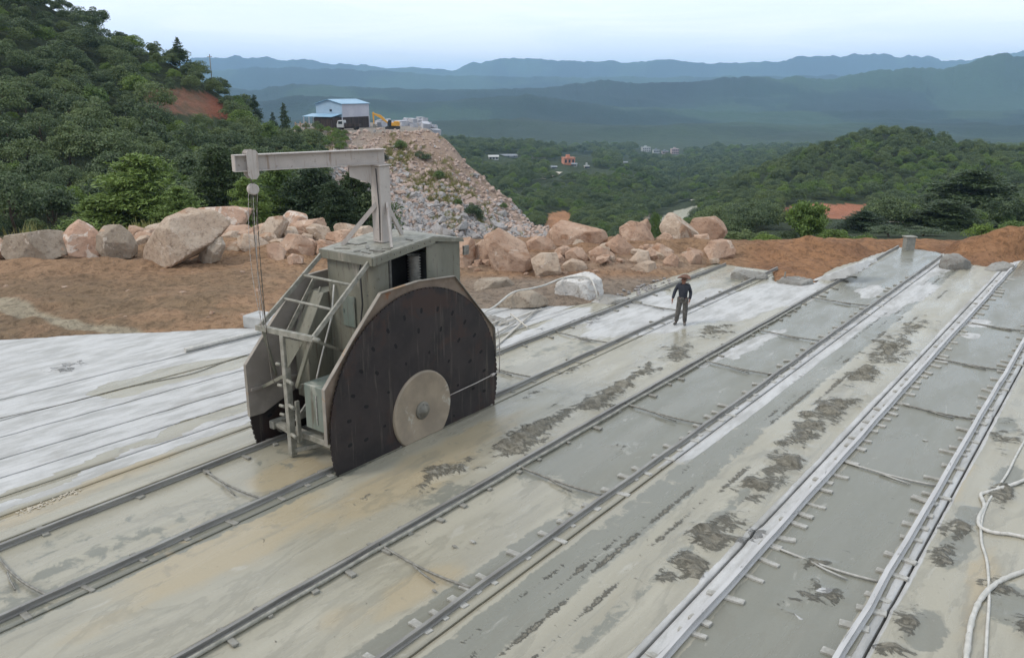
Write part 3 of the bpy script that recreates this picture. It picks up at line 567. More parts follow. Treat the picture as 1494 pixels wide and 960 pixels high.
    z = .008*fbm(Xd, Y, 4, 3, 72) + .004*fbm(Xd, Y, .6, 3, 73)
    z = z + mf*(.02+.15*np.clip(.5+1.4*fbm(Xd*1.2+Y*.6, Y-Xd*.8, .22, 4, 71), 0, 1))
    z = z + .012*white*fbm(Xd*1.0, Y, .5, 4, 77)*smooth(-15.3, -16.2, Xd)
    # the banks beside the tracks stand a little higher than the sunken track beds
    bed = smooth(xa-.02, xa+.3, Xd)*smooth(xb+.02, xb-.3, Xd) + smooth(xc-.02, xc+.3, Xd)*smooth(xd+.02, xd-.3, Xd)
    z = z - .03*bed
    ruts = np.zeros(X.shape)
    for q, amp in ((xd+.62, .6), (xd+.95, .8), (xd+1.18, 1), (xd+1.62, .9), (xb+1.5, .25), (xb+1.15, .25)):
        w = .12*fbm(Y, Y*0+q, 3, 3, 80); ruts = np.maximum(ruts, amp*np.exp(-((Xd-q-w)/.035)**2)*smooth(-.2, .3, fbm(Y, Y*0+q*3, 2.2, 3, 81)+.15))
    z = z - .03*ruts
    z = z - groove*.55*smooth(-.5, .5, Y)
    edge = smooth(.02, -.06, sd); z = z*(1-edge) - .62*edge - .6*smooth(-.05, -.4, sd)
    z = np.where(X > 4, z, z)
    keep = sd > -.9
    Cc = np.stack([np.clip(white, 0, 1), np.clip(wet, 0, 1), np.clip(mf + .7*ruts, 0, 1), np.clip(yell, 0, 1)], -1)
    nx, ny = X.shape
    i = np.arange(nx-1)[:, None]; j = np.arange(ny-1)[None, :]
    Fq = np.stack([i*ny+j, (i+1)*ny+j, (i+1)*ny+j+1, i*ny+j+1], -1)
    kf = keep[:-1, :-1] | keep[1:, 1:] | keep[1:, :-1] | keep[:-1, 1:]
    Fq = Fq[kf].reshape(-1, 4)
    V = np.stack([Xd, Y, z], -1).reshape(-1, 3)
    used = np.zeros(len(V), bool); used[Fq.ravel()] = True; idx = np.cumsum(used)-1
    V = V[used]; Fq = idx[Fq]; Cc = Cc.reshape(-1, 4)[used]
    m, nt = newmat('stone_slurry_floor')
    at = N(nt, 'ShaderNodeAttribute'); at.attribute_name = 'zones'
    sep = N(nt, 'ShaderNodeSeparateColor'); nt.links.new(at.outputs['Color'], sep.inputs[0])
    wt, we, mu, ye = sep.outputs[0], sep.outputs[1], sep.outputs[2], at.outputs['Alpha']
    v = coords(nt); vs = coords(nt, (1, .28, 1)); vl = coords(nt, (1, .10, 1))
    n_s = noise(nt, 1.1, 7, .6, vs, .3); n_f = noise(nt, 7, 6, .65, vs); n_l = noise(nt, 1.6, 6, .6, vl)
    col = mixc(nt, sstep(nt, n_l, .3, .7), (.27, .25, .195), (.355, .33, .26))
    col = mixc(nt, mathn(nt, 'MULTIPLY', sstep(nt, noise(nt, .7, 5, .6, vs, .5), .42, .62), .55), col, (.32, .295, .225))
    def thresh(mask, amp, lo, hi, nz=n_s): return sstep(nt, mathn(nt, 'ADD', mask, mathn(nt, 'MULTIPLY', mathn(nt, 'SUBTRACT', nz, .5), amp)), lo, hi)
    ty = thresh(ye, .9, .45, .75)
    col = mixc(nt, mathn(nt, 'MULTIPLY', ty, .85), col, (.345, .285, .185))
    tw = thresh(we, 1.7, .38, .50, mathn(nt, 'ADD', mathn(nt, 'MULTIPLY', n_s, .5), mathn(nt, 'MULTIPLY', noise(nt, 2.8, 7, .68, v, .6), .5)))
    wetc = mixc(nt, n_l, (.140, .142, .115), (.21, .205, .168))
    col = mixc(nt, mathn(nt, 'MULTIPLY', tw, .92), col, wetc)
    pe = noise(nt, .8, 6, .62, vs, .6)
    ring = mathn(nt, 'MULTIPLY', sstep(nt, pe, .525, .54), mathn(nt, 'SUBTRACT', 1.0, sstep(nt, pe, .545, .60)))
    col = mixc(nt, mathn(nt, 'MULTIPLY', ring, .32), col, (.17, .16, .125))
    col = mixc(nt, mathn(nt, 'MULTIPLY', sstep(nt, noise(nt, 2.2, 8, .74, vl, .5), .56, .66), .38), col, (.19, .185, .155))
    col = mixc(nt, mathn(nt, 'MULTIPLY', sstep(nt, noise(nt, 11, 4, .6, vs, .5), .70, .74), .7), col, (.12, .11, .085))
    col = mixc(nt, mathn(nt, 'MULTIPLY', sstep(nt, noise(nt, 3.3, 8, .7, vs, .8), .60, .68), .35), col, (.45, .43, .38))
    # darker damp stains
    st = sstep(nt, noise(nt, 2.3, 5, .6, v, .4), .63, .70)
    col = mixc(nt, mathn(nt, 'MULTIPLY', st, .35), col, (.17, .16, .13))
    vd = N(nt, 'ShaderNodeMapping'); vd.inputs['Rotation'].default_value = (0, 0, R(28)); vd.inputs['Scale'].default_value = (.7, 1.6, 1); nt.links.new(v, vd.inputs[0])
    mud_n = noise(nt, 5.2, 8, .70, vd.outputs[0], .8)
    tm = thresh(mu, 1.7, .30, .62, mud_n)
    col = mixc(nt, mathn(nt, 'MULTIPLY', thresh(mu, .8, .10, .35, mud_n), .40), col, (.20, .19, .155))
    col = mixc(nt, mathn(nt, 'MULTIPLY', tm, .85), col, mixc(nt, sstep(nt, mud_n, .38, .68), (.125, .112, .082), (.30, .275, .22)))  # hollows darker, tops lighter: shading of the clods put into the mud colour
    twh = thresh(wt, 1.3, .50, .62)
    n_w = noise(nt, 2.6, 8, .68, vs)
    whc = mixc(nt, sstep(nt, n_w, .35, .62), (.36, .355, .34), (.50, .495, .485))
    whc = mixc(nt, mathn(nt, 'MULTIPLY', sstep(nt, noise(nt, .9, 6, .65, vs), .55, .68), .6), whc, (.29, .28, .255))
    col = mixc(nt, twh, col, whc)
    col = mixc(nt, .45, col, mixc(nt, noise(nt, 22, 6, .7, v), (.72, .72, .72), (1.22, 1.22, 1.22)), 'MULTIPLY')
    rg = mathn(nt, 'ADD', mathn(nt, 'MULTIPLY', mathn(nt, 'MAXIMUM', twh, tm), .45), mathn(nt, 'ADD', .17, mathn(nt, 'MULTIPLY', sstep(nt, n_s, .35, .65), .26)))
    saw_lines = noise(nt, 9, 3, .5, coords(nt, (1, .03, 1)))
    col = mixc(nt, mathn(nt, 'MULTIPLY', twh, .55), col, mixc(nt, sstep(nt, saw_lines, .35, .65), (.90, .90, .89), (1.04, 1.04, 1.04)), 'MULTIPLY')
    hh = mathn(nt, 'ADD', mathn(nt, 'MULTIPLY', n_f, mathn(nt, 'ADD', mathn(nt, 'MULTIPLY', twh, .018), .0025)), mathn(nt, 'MULTIPLY', mathn(nt, 'MULTIPLY', mud_n, tm), .13))
    hh = mathn(nt, 'ADD', hh, mathn(nt, 'MULTIPLY', saw_lines, .004))
    finish(nt, col, rg, 0, hh, .9, 1.0, .5)
    me = np_mesh('quarry_floor', V, Fq, True, m, {'zones': ('FLOAT_COLOR', Cc)})
    gi = (groove.reshape(-1)[used] > 0) | (z.reshape(-1)[used] < -.3)
    fl_ = gi[Fq].any(1)
    if len(me.polygons) == len(Fq): me.polygons.foreach_set('use_smooth', ~fl_)
    o = link_mesh('quarry_floor', me); tag(o, kind='structure'); return o
build_floor()

# ------------------------------------------------------------------ rails, blocks, tie rods
def crooked(x, y0, y1, step=1.2, amp=.012, seed=0):
    n = max(2, int((y1-y0)/step)); rr = random.Random(seed)
    return [(x+rr.uniform(-amp, amp), y0+(y1-y0)*i/n, 0) for i in range(n+1)]
def rail_profile(mb, pts, z0, w=.11, h=.13):
    prof = [(-w*.62, 0), (w*.62, 0), (w*.62, .018), (.018, .03), (.018, h-.035), (w*.36, h-.028), (w*.36, h), (-w*.36, h), (-w*.36, h-.028), (-.018, h-.035), (-.018, .03), (-w*.62, .018)]
    vs = []; n = len(prof)
    for (x, y, _) in pts:
        for (dx, dz) in prof: vs.append((x+dx, y, z0+dz))
    fs = [(i*n+k, i*n+(k+1) % n, (i+1)*n+(k+1) % n, (i+1)*n+k) for i in range(len(pts)-1) for k in range(n)]
    fs += [tuple(range(n))[::-1], tuple((len(pts)-1)*n+k for k in range(n))]
    return mb._add(vs, fs)
RL = [('A', 2.0, 35.3, 'rail', 'worn left rail of the track that the big double saw stands on'),
      ('B', 2.0, 35.9, 'rail', 'worn right rail of the saw track, just left of the worker in the hat'),
      ('C', 3.0, 44.9, 'rail', 'left rail of the middle track, running up to the grey box at the far edge'),
      ('D', 4.0, 43.7, 'rail', 'right rail of the middle track, with a narrow white powder strip along its right side'),
      ('E', 5.0, 43.2, 'rail_pale', 'pale powder-covered left rail of the rightmost track, with a broad white strip beside it'),
      ('F', 7.0, 46.5, 'rail_pale', 'rightmost rail, nearest the pale hoses')]
bed = {'A': -.025, 'B': -.025, 'C': -.02, 'D': -.02, 'E': 0, 'F': 0}
for kx, y0, y1, mt, lab in RL:
    mb = MB(); x = RAILX[kx]; low_ = kx in 'ABCD'; rail_profile(mb, crooked(x, y0, y1, 1.2, .018, ord(kx)), .004 if low_ else .035, .088 if low_ else .105, .105 if low_ else .125)
    if kx in 'C':      # pipe lying alongside
        pass
    o = mb.build('rail', M[mt], None, 0, (x, y0, 0)); tag(o, lab, 'rail', 'saw rails on the quarry floor')
for x, y0, y1, r_, lab in [(RAILX['C']+.12, 3, 30, .035, 'thin muddy pipe lying against the left rail of the middle track')]:
    mb = MB(); mb.tube([(a, b, r_+.0) for a, b, _ in crooked(x, y0, y1, .9, .015, 5)], r_, 8); o = mb.build('pipe', M['tie_steel'], None, 0, (x, y0, 0)); tag(o, lab, 'pipe')
def block_mesh(name, mat, l, w, h):
    mb = MB(); mb.box(-l/2, l/2, -w/2, w/2, 0, h); me = mb.mesh(name, mat, .006); return me
bm_p = [block_mesh('sleeper_block', M['block'], l, w, .045) for l, w in ((.46, .11), (.50, .10), (.42, .12))]
bm_d = [block_mesh('sleeper_block', M['block_dark'], l, w, .045) for l, w in ((.40, .10), (.46, .09), (.36, .11))]
rr = random.Random(3)
BL = [('E', 8.2, 40, .62, bm_p, 'small pale sleeper block under the left rail of the rightmost track', 'sleeper blocks under the left rail of the rightmost track'),
      ('F', 10.2, 38, .60, bm_p, 'small pale sleeper block under the right rail of the rightmost track', 'sleeper blocks under the right rail of the rightmost track'),
      ('D', 6.6, 38, .66, bm_p, 'small sleeper block under the right rail of the middle track', 'sleeper blocks under the right rail of the middle track'),
      ('C', 4.6, 38, .85, bm_d, 'small dark sleeper block under the left rail of the middle track', 'sleeper blocks under the left rail of the middle track'),
      ('B', 3.4, 34, 1.0, bm_d, 'small dark sleeper block under the right rail of the saw track', 'sleeper blocks under the right rail of the saw track'),
      ('A', 3.9, 34, 1.3, bm_d, 'small dark sleeper block under the left rail of the saw track', 'sleeper blocks under the left rail of the saw track')]
for kx, y0, y1, st, ms, lab, grp in BL:
    y = y0
    while y < y1:
        o = link_mesh('sleeper_block', rr.choice(ms))
        side = .08 if kx in 'CE' else (-.04 if kx in 'DF' else .02)
        o.location = (RAILX[kx]+side+rr.uniform(-.09, .09), y, -.022 if kx in 'ABCD' else rr.uniform(-.012, .004)); o.scale = (rr.uniform(.75, 1.25), rr.uniform(.8, 1.3), 1); o.rotation_euler = (0, 0, R(rr.gauss(0, 8)))
        tag(o, lab, 'sleeper block', grp); y += st*rr.uniform(.55, 1.45)*(1 if y < 28 else 1.35)
RODS = [('C', 'D', 8.75, 'rod'), ('C', 'D', 12.75, 'rod'), ('C', 'D', 17.3, 'rod'), ('C', 'D', 21.8, 'rod'), ('C', 'D', 25.9, 'rod'), ('C', 'D', 31.5, 'rod'),
        ('E', 'F', 12.93, 'rod_pale'), ('E', 'F', 17.2, 'rod_pale'), ('E', 'F', 21.6, 'rod'), ('E', 'F', 26.2, 'rod'), ('E', 'F', 31.2, 'rod'),
        ('A', 'B', 4.5, 'rod'), ('A', 'B', 8.55, 'rod'), ('A', 'B', 17.5, 'rod'), ('A', 'B', 21.6, 'rod'), ('A', 'B', 26.6, 'rod')]
cnt = {'C': 'middle track', 'E': 'rightmost track', 'A': 'saw track'}
ordn = ['nearest', 'second nearest', 'third nearest', 'fourth nearest', 'fifth nearest', 'sixth nearest']; seen = {}
for p, q, y, mt in RODS:
    x0, x1 = RAILX[p]+.03, RAILX[q]-.03; k = seen.get(p, 0); seen[p] = k+1
    mb = MB(); sg = .12
    n = 8; pts = [(x0+(x1-x0)*i/n, y - sg*math.sin(math.pi*i/n)*(.5+.5*(i/n)), .03) for i in range(n+1)]
    mb.tube(pts, .022, 8)
    mx = x0+(x1-x0)*.42; mb.tube([(mx, y-.13, .045), (mx+.28, y-.20, .035), (mx+.62, y-.26, .03)], .018, 6)
    o = mb.build('tie_rod', M[mt], None, 0, (x0, y, 0))
    tag(o, 'bent tie rod between the rails of the %s, %s of its rods' % (cnt[p], ordn[k]), 'tie rod', 'tie rods between the rails')

exec_after = []

# ------------------------------------------------------------------ the double-bladed quarry saw
BC = (12.72, .78); BR = 2.74
def blade_part(name, x, parent, hubside, holes=True):
    mb = MB(); t = .018
    ri = .3
    mb.lathe([(-t, ri), (-t, BR-.10), (-t*.8, BR-.04), (t*.8, BR-.04), (t, BR-.10), (t, ri), (-t, ri)], (x, BC[0], BC[1]), 'x', 160, False)
    # cutting segments round the rim
    for k in range(132):
        a = 2*math.pi*k/132
        if BC[1]+BR*math.sin(a) < -.25: continue
        c0, s0 = math.cos(a), math.sin(a); hw = .046
        pts = []
        for r_, w_ in ((BR-.06, -hw), (BR-.022, -hw), (BR-.022, hw), (BR-.06, hw)):
            pts.append((x-.022, BC[0]+r_*c0-w_*s0, BC[1]+r_*s0+w_*c0))
        mb.prism(pts, (.044, 0, 0))
    o = mb.build(name, M['blade'], parent, 0)
    sl = MB()
    for rad, cnt_, off in ((2.22, 26, .1), (1.78, 15, .35), (1.22, 10, .1)):
        for k in range(cnt_):
            a = 2*math.pi*k/cnt_+off
            if BC[1]+rad*math.sin(a) < .1: continue
            c0, s0 = math.cos(a), math.sin(a); L, w = (.062, .034) if rad > 1.5 else (.04, .026)
            ctr = (BC[0]+rad*c0, BC[1]+rad*s0)
            xs = x + (t+.002)*hubside - (.004 if hubside > 0 else 0)
            pts = [(xs, ctr[0]+i*L*c0-j*w*s0, ctr[1]+i*L*s0+j*w*c0) for i, j in ((-1, -.6), (-.5, -1.1), (.5, -1.1), (1, -.6), (1, .6), (.5, 1.1), (-.5, 1.1), (-1, .6))]
            sl.prism(pts, (.004, 0, 0))
    sl.build('slot_shade_plates', M['slot'], o)  # raised black plates imitate the shade in holes; the blade is uncut
    return o
def make_saw():
    root = empty('quarry_saw', (-13.75, 12.7, 0))
    tag(root, 'huge double-bladed stone saw with grey-green body and hoist boom, straddling its track', 'quarry saw')
    def P(mb, name, mats, parent=None, bevel=0):
        o = mb.build(name, mats, parent, bevel); 
        if parent is None: o.parent = root; o.location = (13.75, -12.7, 0)
        return o
    XR, XL = -12.40, -15.12
    br = blade_part('blade', XR, root, 1); br.location = (13.75, -12.7, 0)
    bl = blade_part('blade', XL, root, 1); bl.location = (13.75, -12.7, 0)
    # dried-slurry flange and hub on the right blade
    mb = MB(); mb.lathe([(.019, .93), (.070, .918), (.078, .90), (.072, .87), (.026, .35), (.026, .0)], (XR, 12.68, .67), 'x', 72)
    fl = P(mb, 'flange', M['flange'])
    mb = MB(); mb.lathe([(.022, .21), (.06, .21), (.08, .19), (.08, .13), (.12, .125), (.12, .075), (.17, .06), (.17, 0)], (XR, 12.68, .66), 'x', 40)
    for k in range(8):
        a = 2*math.pi*k/8; mb.lathe([(.06, .016), (.10, .016), (.10, 0)], (XR, 12.68+.16*math.cos(a), .66+.16*math.sin(a)), 'x', 8)
    P(mb, 'hub', M['hub'], fl).location = (0, 0, 0)
    mb = MB(); mb.lathe([(-.018, .0), (-.018, .6), (-.05, .55), (-.06, 0)], (XL, 12.70, .70), 'x', 48); mb.lathe([(.018, .0), (.018, .6), (.05, .55), (.06, 0)], (XL, 12.70, .70), 'x', 48)
    P(mb, 'flange', M['flange'])
    # blade guards: a plate on the body side of each blade and a rim that overhangs it
    poly = [(9.955, .72), (9.965, 1.92), (10.75, 2.75), (11.62, 3.60), (12.75, 3.66), (13.96, 3.56), (15.41, 1.99), (15.45, 1.25)]
    for x, s in ((XR, 1), (XL, -1)):
        xp = x-.10*s
        mb = MB(); mb.prism([(xp, y, z) for y, z in poly]+[(xp, 15.3, 1.0), (xp, 14.2, 1.15), (xp, 11.6, 1.15), (xp, 10.3, .70)], (.014*s, 0, 0))
        g = P(mb, 'blade_guard', M['guard_in'] if s < 0 else M['rust'])
        mb = MB()
        for (y0, z0), (y1, z1) in zip(poly[:-1], poly[1:]):
            d = Vector((0, y1-y0, z1-z0)).normalized(); n = Vector((0, -d.z, d.y))
            if n.z < 0 and abs(d.y) > .3: n = -n
            if abs(d.y) <= .3: n = Vector((0, -1 if y0 < 12 else 1, 0))
            a = [Vector((xp, y0, z0)), Vector((xp, y1, z1)), Vector((xp+.085*s, y1, z1)), Vector((xp+.085*s, y0, z0))]
            mb.prism(a, n*.016)
        P(mb, 'guard_rim', M['rim_tan'], g).location = (0, 0, 0)
        mb = MB()   # stiffeners on the inner side
        for (y0, z0, y1, z1) in ((10.0, 1.35, 14.9, 1.35), (10.9, 1.4, 11.7, 3.2), (13.0, 1.4, 13.6, 3.4)):
            mb.bar((xp-.035*s, y0, z0), (xp-.035*s, y1, z1), .06, .06, (1, 0, 0))
        P(mb, 'stiffener', M['guard_in'], g).location = (0, 0, 0)
    # main body
    x0, x1 = -14.43, -12.90; yf, yb = 11.9, 14.68; zt = 4.22; zb = .55
    mb = MB(); th = .03
    c = .16
    # folded front plate with rounded right corner
    pf = [(x0, yf), (x1-c, yf)] + [(x1-c+c*math.sin(R(a)), yf+c-c*math.cos(R(a))) for a in (15, 30, 45, 60, 75)] + [(x1, yf+c), (x1, 12.31)]
    for (xa, ya), (xb, yb_) in zip(pf[:-1], pf[1:]):
        d = Vector((xb-xa, yb_-ya, 0)); n = Vector((-d.y, d.x, 0)).normalized()*th
        mb.prism([(xa, ya, zb), (xb, yb_, zb), (xb, yb_, zt), (xa, ya, zt)], n)
    P(mb, 'front_cover', M['steel_grey'])
    mb = MB()
    mb.box(x1-.03, x1, 13.53, yb, 1.6, 4.30); mb.box(x0, x0+.03, yf+.04, yb, zb, zt); mb.box(x0+.04, x1-.04, yb-.03, yb, zb, zt)
    mb.box(x1-.03, x1, 12.33, 13.51, zb, 2.6)
    P(mb, 'side_cover', M['steel_grey'], None, .006)
    mb = MB(); mb.box(x1-.75, x1-.72, 12.2, 13.6, 1.0, 4.1); mb.box(x1-.7, x1-.05, 12.22, 12.26, 1.0, 4.1); mb.box(x1-.7, x1-.05, 13.56, 13.6, 1.0, 4.1)
    P(mb, 'recess', M['black'])
    mb = MB(); prof = []
    for k in range(60):
        z = 2.2+k*.032; prof.append((z, .16 if k % 2 else .10))
    mb.lathe(prof, (x1-.19, 13.30, 0), 'z', 20); mb.lathe([(1.0, .045), (4.15, .045)], (x1-.42, 12.75, 0), 'z', 12)
    mb.box(x1-.5, x1-.34, 12.6, 12.78, 2.55, 3.02)
    P(mb, 'lifting_screw', M['block_dark'])
    # roof in two pitches with turned-down edges
    prof = [(11.80, 4.26), (13.74, 4.46), (14.74, 4.28)]
    mb = MB()
    for (ya, za), (yb_, zb_) in zip(prof[:-1], prof[1:]):
        mb.prism([(-14.55, ya, za), (-12.84, ya, za), (-12.84, yb_, zb_), (-14.55, yb_, zb_)], (0, 0, .03))
    rf = P(mb, 'roof_plate', M['tie_steel'])
    mb = MB()
    mb.prism([(-12.84, 11.80, 4.262), (-12.84, 13.74, 4.462), (-12.84, 13.74, 4.33), (-12.84, 11.80, 4.10)], (.025, 0, 0))
    mb.prism([(-12.84, 13.745, 4.458), (-12.84, 14.74, 4.278), (-12.84, 14.74, 4.22), (-12.84, 13.745, 4.36)], (.022, 0, 0))
    mb.box(-14.55, -12.84, 11.775, 11.798, 4.10, 4.285); mb.box(-14.575, -14.553, 11.80, 14.7, 4.12, 4.27)
    P(mb, 'roof_edge', M['steel_grey'], rf).location = (0, 0, 0)
    rr = random.Random(5)
    for k in range(12):
        mb = MB(); xx, yy = rr.uniform(-14.4, -13.0), rr.uniform(11.95, 13.4); L = rr.uniform(.1, .5); a = rr.uniform(0, 3.1)
        z = 4.26+(yy-11.8)*.103+.04
        mb.bar((xx, yy, z), (xx+L*math.cos(a), yy+L*math.sin(a)*.5, z+L*math.sin(a)*.05), rr.uniform(.03, .07), .02)
        P(mb, 'loose_bar', M['rod'], rf).location = (0, 0, 0)
    # ladder frame: two sloping rails, rungs and the foot bar
    for xx, xb in ((-14.50, -14.72), (-12.96, -13.02)):
        mb = MB(); mb.bar((xx, 11.88, 4.22), (xb, 10.2, 2.82), .055, .10); P(mb, 'ladder_rail', M['tie_steel'], None, .005)
    for f in (.33, .64):
        mb = MB(); y = 11.88+(10.2-11.88)*f; z = 4.22-(1.40)*f
        mb.tube([(-14.50-.22*f, y, z), (-12.96-.06*f, y, z)], .032, 8); P(mb, 'rung', M['tie_steel'])
    mb = MB(); mb.bar((-14.82, 10.18, 2.78), (-12.92, 10.18, 2.86), .10, .12); mb.lathe([(0, .05), (.16, .05), (.16, 0)], (-12.92, 10.18, 2.86), 'x', 10); P(mb, 'foot_bar', M['tie_steel'], None, .006)
    # front post with pegs and its braces
    mb = MB(); mb.bar((-13.93, 10.2, .02), (-13.93, 10.2, 2.76), .15, .12); mb.box(-13.78, -13.72, 10.22, 10.32, .35, 1.3)
    po = P(mb, 'front_post', M['tie_steel'], None, .008)
    mb = MB()
    for z in (.55, 1.22, 1.78): mb.tube([(-13.85, 10.14, z), (-13.62, 10.10, z-.015)], .042, 10)
    for z in (.95, 1.15, 1.62, 2.1): mb.tube([(-14.02, 10.14, z), (-14.15, 10.12, z)], .035, 10)
    P(mb, 'pegs', M['tie_steel'], po).location = (0, 0, 0)
    mb = MB()
    mb.bar((-13.1, 10.25, 2.78), (-13.72, 10.28, 1.62), .06, .09); mb.prism([(-13.84, 10.17, 2.72), (-13.25, 10.17, 2.74), (-13.84, 10.17, 2.05)], (0, .015, 0))
    mb.bar((-14.0, 10.25, 1.85), (-14.95, 10.3, 1.35), .05, .07); mb.bar((-14.7, 10.25, 2.7), (-15.0, 10.7, 1.5), .05, .06)
    mb.bar((-13.72, 10.3, 1.62), (-13.0, 11.9, 1.75), .07, .07); mb.bar((-13.1, 10.3, 2.78), (-13.05, 11.85, 1.9), .05, .06)
    P(mb, 'brace', M['steel_grey'])
    # lower inner housing seen through the ladder
    mb = MB(); mb.prism([(-14.9, 11.2, .9), (-14.9, 13.5, .9), (-14.9, 13.5, 3.3), (-14.9, 11.75, 3.3), (-14.9, 11.2, 2.4)], (.45, 0, 0)); P(mb, 'inner_housing', M['steel_grey'], None, .01)
    mb = MB(); mb.bar((-14.86, 10.9, 2.35), (-14.86, 11.85, 3.55), .10, .03, (1, 0, 0)); mb.bar((-14.7, 11.3, 2.0), (-14.6, 11.8, 3.4), .05); P(mb, 'stay', M['tie_steel'])
    # motor box
    mb = MB(); mb.box(-13.42, -12.56, 10.22, 11.5, .80, 1.80); bx = P(mb, 'motor_box', M['green_steel'], None, .02)
    mb = MB(); mb.box(-13.03, -13.01, 10.20, 10.217, .95, 1.6); mb.tube([(-12.66, 10.21, 1.1), (-12.66, 10.13, 1.1)], .03, 8); mb.tube([(-12.66, 10.21, .98), (-12.66, 10.13, .98)], .03, 8); P(mb, 'box_fittings', M['block'], bx).location = (0, 0, 0)
    # drive shaft housing through the body, between both blades
    mb = MB(); mb.lathe([(0, .26), (2.35, .26), (2.35, 0)], (XL+.18, 12.7, .72), 'x', 24); P(mb, 'shaft_housing', M['green_steel'])
    # travelling carriage
    mb = MB()
    for xx in (-14.85, -12.68): mb.box(xx-.08, xx+.08, 10.35, 15.1, .34, .52)
    mb.box(-14.77, -12.76, 10.42, 10.56, .36, .50); mb.box(-14.77, -12.76, 14.8, 14.95, .36, .50)
    mb.bar((-13.9, 10.22, .12), (-13.1, 11.4, .30), .09, .09); mb.bar((-13.9, 10.22, .5), (-14.8, 10.45, .45), .08, .08)
    P(mb, 'carriage_frame', M['tie_steel'], None, .01)
    for xx in (-14.85, -12.65):
        for yy in (10.7, 14.7):
            mb = MB(); mb.lathe([(-.06, 0), (-.06, .19), (-.045, .19), (-.04, .16), (.05, .16), (.05, 0)], (xx, yy, .335), 'x', 24); P(mb, 'wheel', M['rod'])
    # mast, struts, pivot collar and boom
    mb = MB(); mb.box(-13.78, -13.47, 12.72, 13.03, 4.40, 6.10); mb.box(-13.82, -13.43, 12.68, 13.07, 6.10, 6.125)
    P(mb, 'mast', M['crane_paint'], None, .012)
    for (sx, sy, ex, ey) in ((-13.62, 12.74, -14.30, 12.25), (-13.48, 12.9, -13.02, 12.55), (-13.62, 13.0, -13.7, 13.55)):
        zb_ = 4.29+(ey-11.8)*.103
        mb = MB(); mb.bar((sx, sy, 5.28), (ex, ey, zb_), .05, .10); P(mb, 'mast_strut', M['crane_paint'])
    mb = MB(); mb.box(-14.00, -13.785, 12.62, 12.98, 5.74, 5.765); mb.box(-14.00, -13.785, 12.62, 12.98, 5.84, 5.865); mb.lathe([(5.70, .03), (5.92, .03), (5.92, 0)], (-13.90, 12.72, 0), 'z', 10); mb.lathe([(5.76, .022), (6.12, .022)], (-13.84, 12.66, 0), 'z', 8)
    P(mb, 'pivot_collar', M['crane_paint'])
    e0 = Vector((-13.60, 13.00, 0)); e1 = Vector((-14.62, 9.86, 0)); d = (e1-e0).normalized(); sd = Vector((-d.y, d.x, 0))
    mb = MB(); z0, z1 = 6.13, 6.46; wf = .105
    for za, zb_ in ((z0, z0+.02), (z1-.02, z1)):
        mb.prism([e0+sd*wf+Vector((0, 0, za)), e0-sd*wf+Vector((0, 0, za)), e1-sd*wf+Vector((0, 0, za)), e1+sd*wf+Vector((0, 0, za))], (0, 0, zb_-za))
    mb.prism([e0+sd*.008+Vector((0, 0, z0+.021)), e0-sd*.008+Vector((0, 0, z0+.021)), e1-sd*.008+Vector((0, 0, z0+.021)), e1+sd*.008+Vector((0, 0, z0+.021))], (0, 0, z1-z0-.042))
    mb.prism([e1+sd*wf+Vector((0, 0, z0)), e1-sd*wf+Vector((0, 0, z0)), e1-sd*wf+Vector((0, 0, z1)), e1+sd*wf+Vector((0, 0, z1))], d*.02)
    bm_ = P(mb, 'boom', M['crane_paint'])
    g0 = e0+d*.33; g1 = e0+d*.85
    mb = MB(); mb.prism([g0+Vector((0, 0, z0-.003))+sd*.006, g1+Vector((0, 0, z0-.003))+sd*.006, g1+Vector((0, 0, z0-.24))+sd*.006, g0+Vector((0, 0, z0-.42))+sd*.006], sd*-.012)
    P(mb, 'gusset', M['crane_paint'], bm_).location = (0, 0, 0)
    mb = MB()
    for k in range(9):
        yy = 12.05+k*.19; mb.lathe([(0, .018), (.016, .018), (.016, 0)], (-12.815, yy, 4.20+(yy-11.8)*.11), 'x', 6)
    for z in (1.9, 2.5, 3.1, 3.7): mb.lathe([(0, .016), (.014, .016), (.014, 0)], (-12.90, 14.60, z), 'x', 6); mb.lathe([(0, .016), (.014, .016), (.014, 0)], (-12.90, 13.60, z), 'x', 6)
    for z in (4.0, 3.4, 2.8, 2.2): mb.lathe([(-.014, 0), (-.014, .016), (0, .016)], (-14.35, 11.90, z), 'y', 6); mb.lathe([(-.014, 0), (-.014, .016), (0, .016)], (-13.15, 11.90, z), 'y', 6)
    P(mb, 'bolts', M['rod'])
    mb = MB(); mb.tube([(-13.2, 11.88, 4.3), (-13.25, 11.80, 4.0), (-13.22, 11.80, 3.2), (-13.35, 11.78, 2.5), (-13.2, 11.6, 2.0), (-13.1, 11.3, 1.83)], .018, 7); mb.tube([(-13.55, 12.72, 4.45), (-13.52, 12.70, 5.2), (-13.56, 12.69, 6.05)], .012, 6); P(mb, 'power_cable', M['black'])
    mb = MB(); mb.tube([(-14.2, 11.86, 3.5), (-14.15, 11.7, 2.8), (-14.3, 11.5, 2.0), (-14.1, 11.0, 1.2), (-14.3, 10.6, .6)], .022, 7); P(mb, 'water_hose', M['hose'])
    mb = MB(); mb.box(-13.95, -13.55, 11.86, 11.885, 2.6, 3.3); mb.box(-13.92, -13.90, 11.84, 11.857, 2.9, 3.0); P(mb, 'access_door', M['green_steel'], None, .004)
